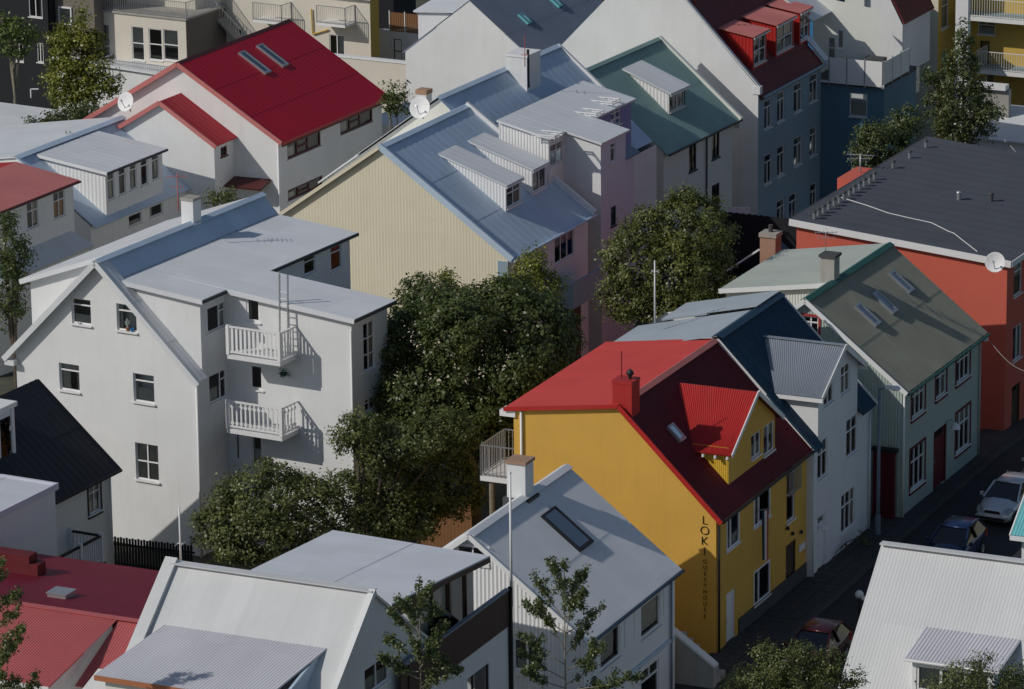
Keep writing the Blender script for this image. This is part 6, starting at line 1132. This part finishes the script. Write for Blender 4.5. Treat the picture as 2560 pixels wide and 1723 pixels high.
# ================================================================== cars
def paint(name, c):
    m = bpy.data.materials.new(name); m.use_nodes = True; b = m.node_tree.nodes['Principled BSDF']; b.inputs['Base Color'].default_value = lin(c); b.inputs['Metallic'].default_value = .35; b.inputs['Roughness'].default_value = .32; b.inputs['Coat Weight'].default_value = .7; b.inputs['Coat Roughness'].default_value = .05; MAT[name] = m
paint('paint_silver', (.62, .65, .68)); paint('paint_white', (.72, .73, .74)); paint('paint_blue', (.012, .03, .10)); paint('paint_red', (.06, .008, .011))
glass('car_glass', (.10, .12, .13), 1.9)
def car(name, label, loc, rz, pm, group='cars along the street'):
    """small hatchback, nose towards -y of its own frame"""
    r = empty(name, loc, rz, label, 'car', group); Lc, Wc = 3.65, 1.66
    # side profile stations: y, half width, sill z, belt z, corner drop
    st = [(0, .52, .34, .52), (.07, .70, .24, .64), (.35, .79, .20, .76), (.75, .82, .20, .86), (1.05, .83, .20, .95), (1.8, .83, .20, .98), (2.7, .83, .20, 1.00), (3.3, .80, .22, 1.02), (3.58, .74, .28, .98), (3.65, .60, .36, .90)]
    mb = MB(); n = 12; vs = []
    for (y, w, z0, z1) in st:
        prof = [(-w*.86, z0), (-w, z0+.12), (-w*1.0, z0+.35*(z1-z0)), (-w*.98, z1-.14), (-w*.90, z1-.03), (-w*.45, z1+.025), (w*.45, z1+.025), (w*.90, z1-.03), (w*.98, z1-.14), (w, z0+.35*(z1-z0)), (w, z0+.12), (w*.86, z0)]
        vs += [(x, y, z) for x, z in prof]
    k = len(st); fs = [(i*n+j, i*n+(j+1) % n, (i+1)*n+(j+1) % n, (i+1)*n+j) for i in range(k-1) for j in range(n)]+[tuple(range(n)), tuple(range((k-1)*n, k*n))]
    mb.add(vs, fs); body = mb.build('body', pm, r, True)
    # cabin glass and roof
    gl = [(.92, .74, .94), (1.72, .62, 1.46), (2.95, .60, 1.48), (3.55, .68, .99)]
    g = MB(); vs = []
    b0 = [(-.76, .95, .93), (.76, .95, .93), (.80, 3.5, .98), (-.80, 3.5, .98)]; t0 = [(-.58, 1.75, 1.44), (.58, 1.75, 1.44), (.58, 3.05, 1.45), (-.58, 3.05, 1.45)]
    g.add(b0+t0, [(0, 1, 5, 4), (1, 2, 6, 5), (2, 3, 7, 6), (3, 0, 4, 7)]); g.build('windows', 'car_glass', r)
    inn = MB(); inn.add([(x*.9, y+(.08 if y < 2 else -.08), z-.02) for x, y, z in b0]+[(x*.9, y+(.1 if y < 2.4 else -.1), z-.05) for x, y, z in t0], [(0, 1, 5, 4), (1, 2, 6, 5), (2, 3, 7, 6), (3, 0, 4, 7)]); inn.build('interior', 'rubber', r)
    rf = MB(); rf.add([(-.60, 1.70, 1.44), (.60, 1.70, 1.44), (.61, 2.4, 1.475), (.60, 3.12, 1.44), (-.60, 3.12, 1.44), (-.61, 2.4, 1.475), (-.5, 1.8, 1.50), (.5, 1.8, 1.50), (.52, 2.4, 1.53), (.5, 3.05, 1.50), (-.5, 3.05, 1.50), (-.52, 2.4, 1.53)], [(0, 1, 7, 6), (1, 2, 8, 7), (2, 3, 9, 8), (3, 4, 10, 9), (4, 5, 11, 10), (5, 0, 6, 11), (6, 7, 8, 11), (11, 8, 9, 10), (5, 4, 3, 2), (5, 2, 1, 0)]); rf.build('roof', pm, r, True)
    for s in (-1, 1):
        for (p, t) in (((s*.775, .93, .94), (s*.59, 1.74, 1.46)), ((s*.80, 3.52, 1.0), (s*.59, 3.07, 1.47)), ((s*.81, 2.2, .98), (s*.60, 2.15, 1.47))): MB().beam(p, t, .07, .06).build('pillar', pm if p[1] != 2.2 else 'rubber', r)
        hl = MB(); hl.add([(s*.42, .02, .62), (s*.70, .12, .60), (s*.80, .48, .72), (s*.66, .42, .80), (s*.46, .16, .72)], [(0, 1, 2, 3, 4)]); hl.add([(s*.42, -.01, .60), (s*.72, .08, .58), (s*.83, .46, .70), (s*.66, .38, .82), (s*.44, .10, .73)], [(0, 1, 2, 3, 4)]); hl.build('headlight', 'steel', r)
        MB().box(s*.62, s*.78, 3.56, 3.66, .6, .95).build('tail_light', 'red_trim', r)
        mi = MB().box(s*.86, s*1.0, 1.08, 1.2, .95, 1.08); mi.build('mirror', pm, r)
        for y in (.62, 2.95):
            w = MB().lathe((s*.66, y, .29), [(.10, 0), (.29, .01), (.30, .05), (.30, .15), (.27, .18), (.19, .185)], 20, (s, 0, 0)).build('wheel', 'rubber', r, True)
            MB().lathe((s*.66, y, .29), [(.19, .186), (.16, .17), (.05, .18), (.001, .19)], 20, (s, 0, 0)).build('rim', 'steel', w, True)
            MB().lathe((s*.835, y, .29), [(.31, 0), (.36, .001)], 24, (s, 0, 0)).build('wheel_arch', 'rubber', r)
        for y in (1.3, 2.15): MB().box(s*.832, s*.838, y, y+.008, .35, .95).build('door_gap', 'rubber', r)
        MB().box(s*.835, s*.86, 2.0, 2.12, .80, .83).build('door_handle', pm, r)
    MB().prism([(-.40, -.012, .58), (.40, -.012, .58), (.30, .02, .68), (-.30, .02, .68)], (0, .05, 0)).build('grille', 'rubber', r); MB().box(-.55, .55, -.025, .02, .30, .42).build('lower_grille', 'rubber', r); MB().box(-.26, .26, -.045, -.027, .44, .55).build('number_plate', 'white_paint', r)
    MB().box(-.72, .72, -.035, .05, .42, .47).build('bumper', pm, r)
    return r
def street_pt(px, z=.0): P = pt(px, z); return (float(P[0]), float(P[1]))
x, y = street_pt(q(9, 2105, 440), .2); A0 = YEL.ang-pi/2
car('parked_car', 'silver hatchback parked nose-on in front of the green house', (x, y, .0), A0-.08, 'paint_silver')
x2, y2 = x+YEL.a[0]*5.2+YEL.b[0]*.25, y+YEL.a[1]*5.2+YEL.b[1]*.25
car('parked_car', 'white car parked behind the silver hatchback at the right edge', (x2, y2, .0), A0, 'paint_white')
x, y = street_pt(q(9, 1750, 640), .8); car('parked_car', 'dark blue car half hidden behind the white corrugated roof ridge', (x, y-.4, 0), A0, 'paint_blue')
x, y = street_pt(q(9, 760, 1330), .9); car('parked_car', 'dark red car parked below the yellow guesthouse door', (x+.2, y-.6, 0), A0, 'paint_red')
# ================================================================== street lamp
P = pt(q(9, 1337, 525), .12); lp = empty('street_lamp', (P[0], P[1], .1), A0, 'grey street lamp in front of the green house', 'street lamp'); hh = float(BLU.l(P)[0]); d = ray(q(6, 1352, 1085)); t = P[1]/d[1]; zt = float((CP+d*t)[2])
MB().tube((0, 0, 0), (0, 0, zt-.1), .09, .055, 10).build('pole', 'slate_metal', lp, True); MB().tube((0, 0, zt-.12), (.35, -.1, zt), .04).build('arm', 'slate_metal', lp)
MB().lathe((.75, -.15, zt+.02), [(.001, .1), (.16, .08), (.22, 0), (.16, -.06), (.001, -.07)], 12, (0, 0, 1)).build('lamp_head', 'white_paint', lp, True); MB().box(.3, .8, -.22, -.02, zt-.02, zt+.09).build('lamp_housing', 'white_paint', lp)
MB().tube((0, 0, 0), (0, 0, .9), .12, .11, 10).build('pole_foot', 'slate_metal', lp)
# ================================================================== aerials, masts and dishes
def mast(name, label, base, z, tip, r=.025, m='white_paint', arms=(), cat='mast', group=None):
    P = pt(base, z); d = ray(tip); h = float((CP+d*(P[1]/d[1]))[2])-z; o = empty(name, tuple(P), A0, label, cat, group); MB().tube((0, 0, -.15), (0, 0, h), r*1.2, r*.8, 8).build('pole', m, o, True)
    for (f, ln, k, ang) in arms:
        b = MB(); a = Vector((cos(ang), sin(ang), 0)); c = Vector((0, 0, h*f)); e = Vector((-a.y, a.x, 0)); b.tube(c-a*ln*.5, c+a*ln*.5, .014)
        for i in range(k): p = c+a*ln*(-.5+i/(k-1)); b.tube(p-e*.28, p+e*.28, .009)
        b.build('aerial_arm', m, o)
    return o
P = TER.w(0.04, .2, 7.3); o = empty('flag_pole', P, A0, 'tall white pole rising from the brown roof terrace corner', 'pole'); d = ray(q(8, 1128, 110)); h = float((CP+d*(P[1]/d[1]))[2])-P[2]
MB().tube((0, 0, -.5), (0, 0, h), .055, .04, 10).build('pole', 'white_paint', o, True); MB().lathe((0, 0, h), [(.001, .08), (.06, .04), (.05, 0)], 8).build('finial', 'white_paint', o, True)
mast('roof_mast', 'thin white mast behind the yellow house next to the olive tree', q(5, 2128, 622), 9.4, q(5, 2120, 220), .035, 'white_paint', ((.82, .25, 2, .3),))
mast('tv_aerial', 'red and white aerial on the chimney of the large white house', q(1, 1205, 1405), 12.9, q(1, 1205, 1170), .03, 'faded_red', ((.9, .9, 6, .5), (.6, .5, 3, .5)), 'aerial')
mast('roof_mast', 'white mast on the white roof ridge at the lower left', q(7, 1222, 690), 8.4, q(7, 1218, 335), .035, 'white_paint', ((.3, .2, 2, .2),))
mast('tv_aerial', 'rooftop aerial on the red block behind the felt roof edge', q(3, 1218, 1200), 8.2, q(3, 1215, 1040), .04, 'steel', ((.95, 1.3, 7, .1), (.8, .9, 4, .2)), 'aerial')
mast('tv_aerial', 'thin red aerial above the chimney of the lilac house', q(2, 1250, 430), 12.0, q(2, 1252, 235), .02, 'red_trim', ((.3, .3, 2, .4),), 'aerial')
mast('tv_aerial', 'fine aerial above the chimney of the green house', q(6, 985, 150), 10.3, q(6, 975, 0), .015, 'steel', ((.8, .9, 6, .4), (.55, .7, 4, .4)), 'aerial')
mast('roof_mast', 'pale post in front of the crimson roofed house', q(2, 338, 940), 4.5, q(2, 335, 745), .03, 'pale_bark', ((.95, .3, 3, .2),))
def dish(label, c, z, r_px, az, el=.5):
    P = pt(c, z) if not isinstance(z, tuple) else np.array(z[0].w(*z[0].g(c, z[1]))); sc = np.linalg.norm(P-CP)/FPX*KQ; R = r_px*sc; o = empty('satellite_dish', tuple(P), 0, label, 'dish', 'satellite dishes on the roofs'); ax = Vector((cos(az)*cos(el), sin(az)*cos(el), sin(el)))
    prof = [(.001, 0)]+[(R*t, .22*R*t*t) for t in (.25, .5, .75, 1)]; prof2 = [(R*1.01, .22*R)]+[(R*t, .22*R*t*t-.03) for t in (1, .75, .5, .25, .01)]
    MB().lathe((0, 0, 0), prof+prof2, 28, ax).build('reflector', 'white_paint', o, True); f = ax*R*.9; b = MB(); lowp = ax*.22*R+Vector((0, 0, -R*.8)); b.tube(lowp, f, .02); b.tube(f-ax*.05, f+ax*.12, .05); b.build('feed_arm', 'steel', o); MB().tube((0, 0, 0)-ax*.05 if 0 else -ax*.05, -ax*.3+Vector((0, 0, -R*.9)), .035).build('bracket', 'steel', o)
dish('white satellite dish in front of the small crimson roofed gable', q(1, 857, 690), (CRI, -1.3), 66, -2.2, .35); dish('large white dish beside the brick chimney stack', q(2, 545, 730), (LIL, -3.4), 74, -2.0, .4); dish('white dish at the corner of the red building', q(6, 2132, 232), 7.9, 68, -1.9, .3)
# ================================================================== fences and yard things
def fence(name, label, p0, p1, z0, h, m, w=.10, gap=.03, cat='fence'):
    A, B = pt(p0, z0), pt(p1, z0); ln = float(np.linalg.norm((B-A)[:2])); ang = atan2(B[1]-A[1], B[0]-A[0]); o = empty(name, tuple(A), ang, label, cat); n = int(ln/(w+gap)); me = MB().add(*(lambda b: (b.v, b.f))(MB().box(0, w, -.012, .012, 0, h))).mesh('picket', m)
    for zz_ in (h*.25, h*.8): MB().box(0, ln, .015, .06, zz_-.04, zz_+.04).build('rail', m, o)
    for i in range(n): s = bpy.data.objects.new('picket', me); COL.objects.link(s); s.parent = o; s.location = (i*(w+gap), 0, 0 if m != 'charcoal_wall' else (.03 if i % 2 else 0))
    return o
fence('picket_fence', 'black picket fence below the large white gable', q(7, 760, 775), q(7, 1320, 840), .0, 1.5, 'charcoal_wall')
fence('board_fence', 'tall black board fence between the pale house and the felt roof', q(3, 270, 1900), q(3, 815, 1960), .0, 3.6, 'charcoal_wall', .16, .006)
fence('board_fence', 'orange brown board fence behind the white corrugated house', q(8, 525, 600), q(8, 900, 640), .3, 2.2, 'rust_wood', .14, .01)
P = pt(q(6, 395, 145), 1.3); o = empty('white_door', (P[0], P[1]-.25, .0), .05, 'white panel door leaning on the black board fence', 'door'); MB().box(-.55, .55, 0, .05, 1.2, 3.55).build('leaf', 'white_paint', o); [MB().box(x, x+.38, -.02, 0, z, z+.9).build('panel', 'white_paint', o) for x in (-.45, .07) for z in (1.4, 2.45)]
P = pt(q(6, 612, 215), 3.0); o = empty('chimney_stack', (P[0], P[1], 0), A0, 'short brick chimney rising beyond the pale green roof', 'chimney'); MB().box(-.4, .4, -.4, .4, -1, 4.2).build('stack', 'brick', o); MB().box(-.45, .45, -.45, .45, 4.201, 4.4).build('cap', 'concrete', o); MB().tube((0, 0, 4.4), (0, 0, 4.75), .12).build('chimney_pot', 'plinth', o)
o = empty('garden_shed', (P[0]+.2, P[1]+1.8, -.3), A0, 'low shed with blue framed roof behind the brick chimney', 'shed'); MB().box(-1.8, 1.4, -1, 1, -.5, 2.2).build('wall', 'charcoal_wall', o); MB().sheet((-.2, -1.2, 3.6), (-.2, 1.2, 3.6), (1.7, 1.2, 2.2), (1.7, -1.2, 2.2), .3, .004, .05).build('roof_slope', 'navy_metal', o); MB().sheet((-.2, -1.2, 3.6), (-.2, 1.2, 3.6), (-2.1, 1.2, 2.2), (-2.1, -1.2, 2.2), .3, .004, .05).build('roof_slope', 'blue_roof', o)
for s in (-1, 1): MB().beam((-.2, -1.23, 3.63), (-.2+1.95*s, -1.23, 2.2), .05, .09).build('verge_board', 'iceblue_wall', o)
# stone stair wall between the two street fronts
P = SKY.w(.1, 8.9); o = empty('stair_wall', (P[0], P[1], 0), A0, 'grey stone stair wall between the white house and the yellow gable', 'wall'); MB().prism([(-.9, 0, -.3), (1.3, 0, -.3), (1.3, 0, .95), (-.9, 0, 2.5)], (0, .3, 0)).build('wall', 'concrete', o); MB().prism([(-.95, -.05, 2.5), (1.35, -.05, .95), (1.35, -.05, 1.05), (-.95, -.05, 2.6)], (0, .4, 0)).build('coping', 'white_wall', o)
for i in range(7): MB().box(-.6+i*.26, -.34+i*.26, .31, 1.4, -.3, 1.7-i*.22).build('step', 'concrete', o)
# red garage gate between the narrow white house and the green house
GG = GRN.face('g', -.3); gl, gr = GG.pick(q(9, 1300, 400))[0], GG.pick(q(9, 1447, 400))[0]; gt = GG.pick(q(6, 1400, 1515))[1]; P = GRN.w(gl, -.3)
o = empty('garage_gate', (P[0], P[1], 0), GRN.ang-pi/2, 'dark red plank gate between the narrow white house and the green house', 'gate'); gw = (gr-gl)/9; me = MB().box(.01, gw-.01, -.03, .03, 0, gt).mesh('plank', 'maroon_trim')
for i in range(9): k = bpy.data.objects.new('plank', me); COL.objects.link(k); k.parent = o; k.location = (i*gw, 0, 0)
MB().box(-.05, gr-gl+.1, -.1, .2, gt+.002, gt+.15).build('lintel', 'dark_trim', o); MB().box(0, gr-gl, .04, .12, 0, gt).build('backing', 'maroon_trim', o); MB().box(-1.2, -.03, .5, .6, 0, 4.4).build('gap_shade_panel', 'charcoal_wall', o)  # charcoal panel paints the dark of the gap beside the gate
# bollard lamps at the kerb
for (x, y, s) in ((1212, 948, .17), (1242, 965, .10)):
    P = pt(q(9, x, y), .9); o = empty('bollard_lamp', (P[0], P[1], .0), 0, 'white globe bollard lamp beside the white roof verge' if s > .12 else 'smaller white globe bollard lamp beside the white roof verge', 'lamp'); MB().tube((0, 0, 0), (0, 0, .85), .035).build('post', 'dark_trim', o); MB().lathe((0, 0, .85), [(.001, 0)]+[(s*sin(pi*t), s*(1-cos(pi*t))) for t in (.1, .25, .4, .5, .6, .75, .9)]+[(.001, 2*s)], 14).build('globe', 'white_paint', o, True)

# overhead cable from the green house to the right edge
A = Vector(GRN.w(.4, 9.6, 5.4)); B = Vector(tuple(pt(q(6, 2400, 985), 5.2))); o = empty('overhead_cable', tuple(A), 0, 'thin overhead cable slung from the green house eave to the right edge', 'cable'); pts = [(B-A)*(i/12)+Vector((0, 0, -.35*sin(pi*i/12))) for i in range(13)]; MB().path(pts, .012, 5).build('wire', 'concrete', o)
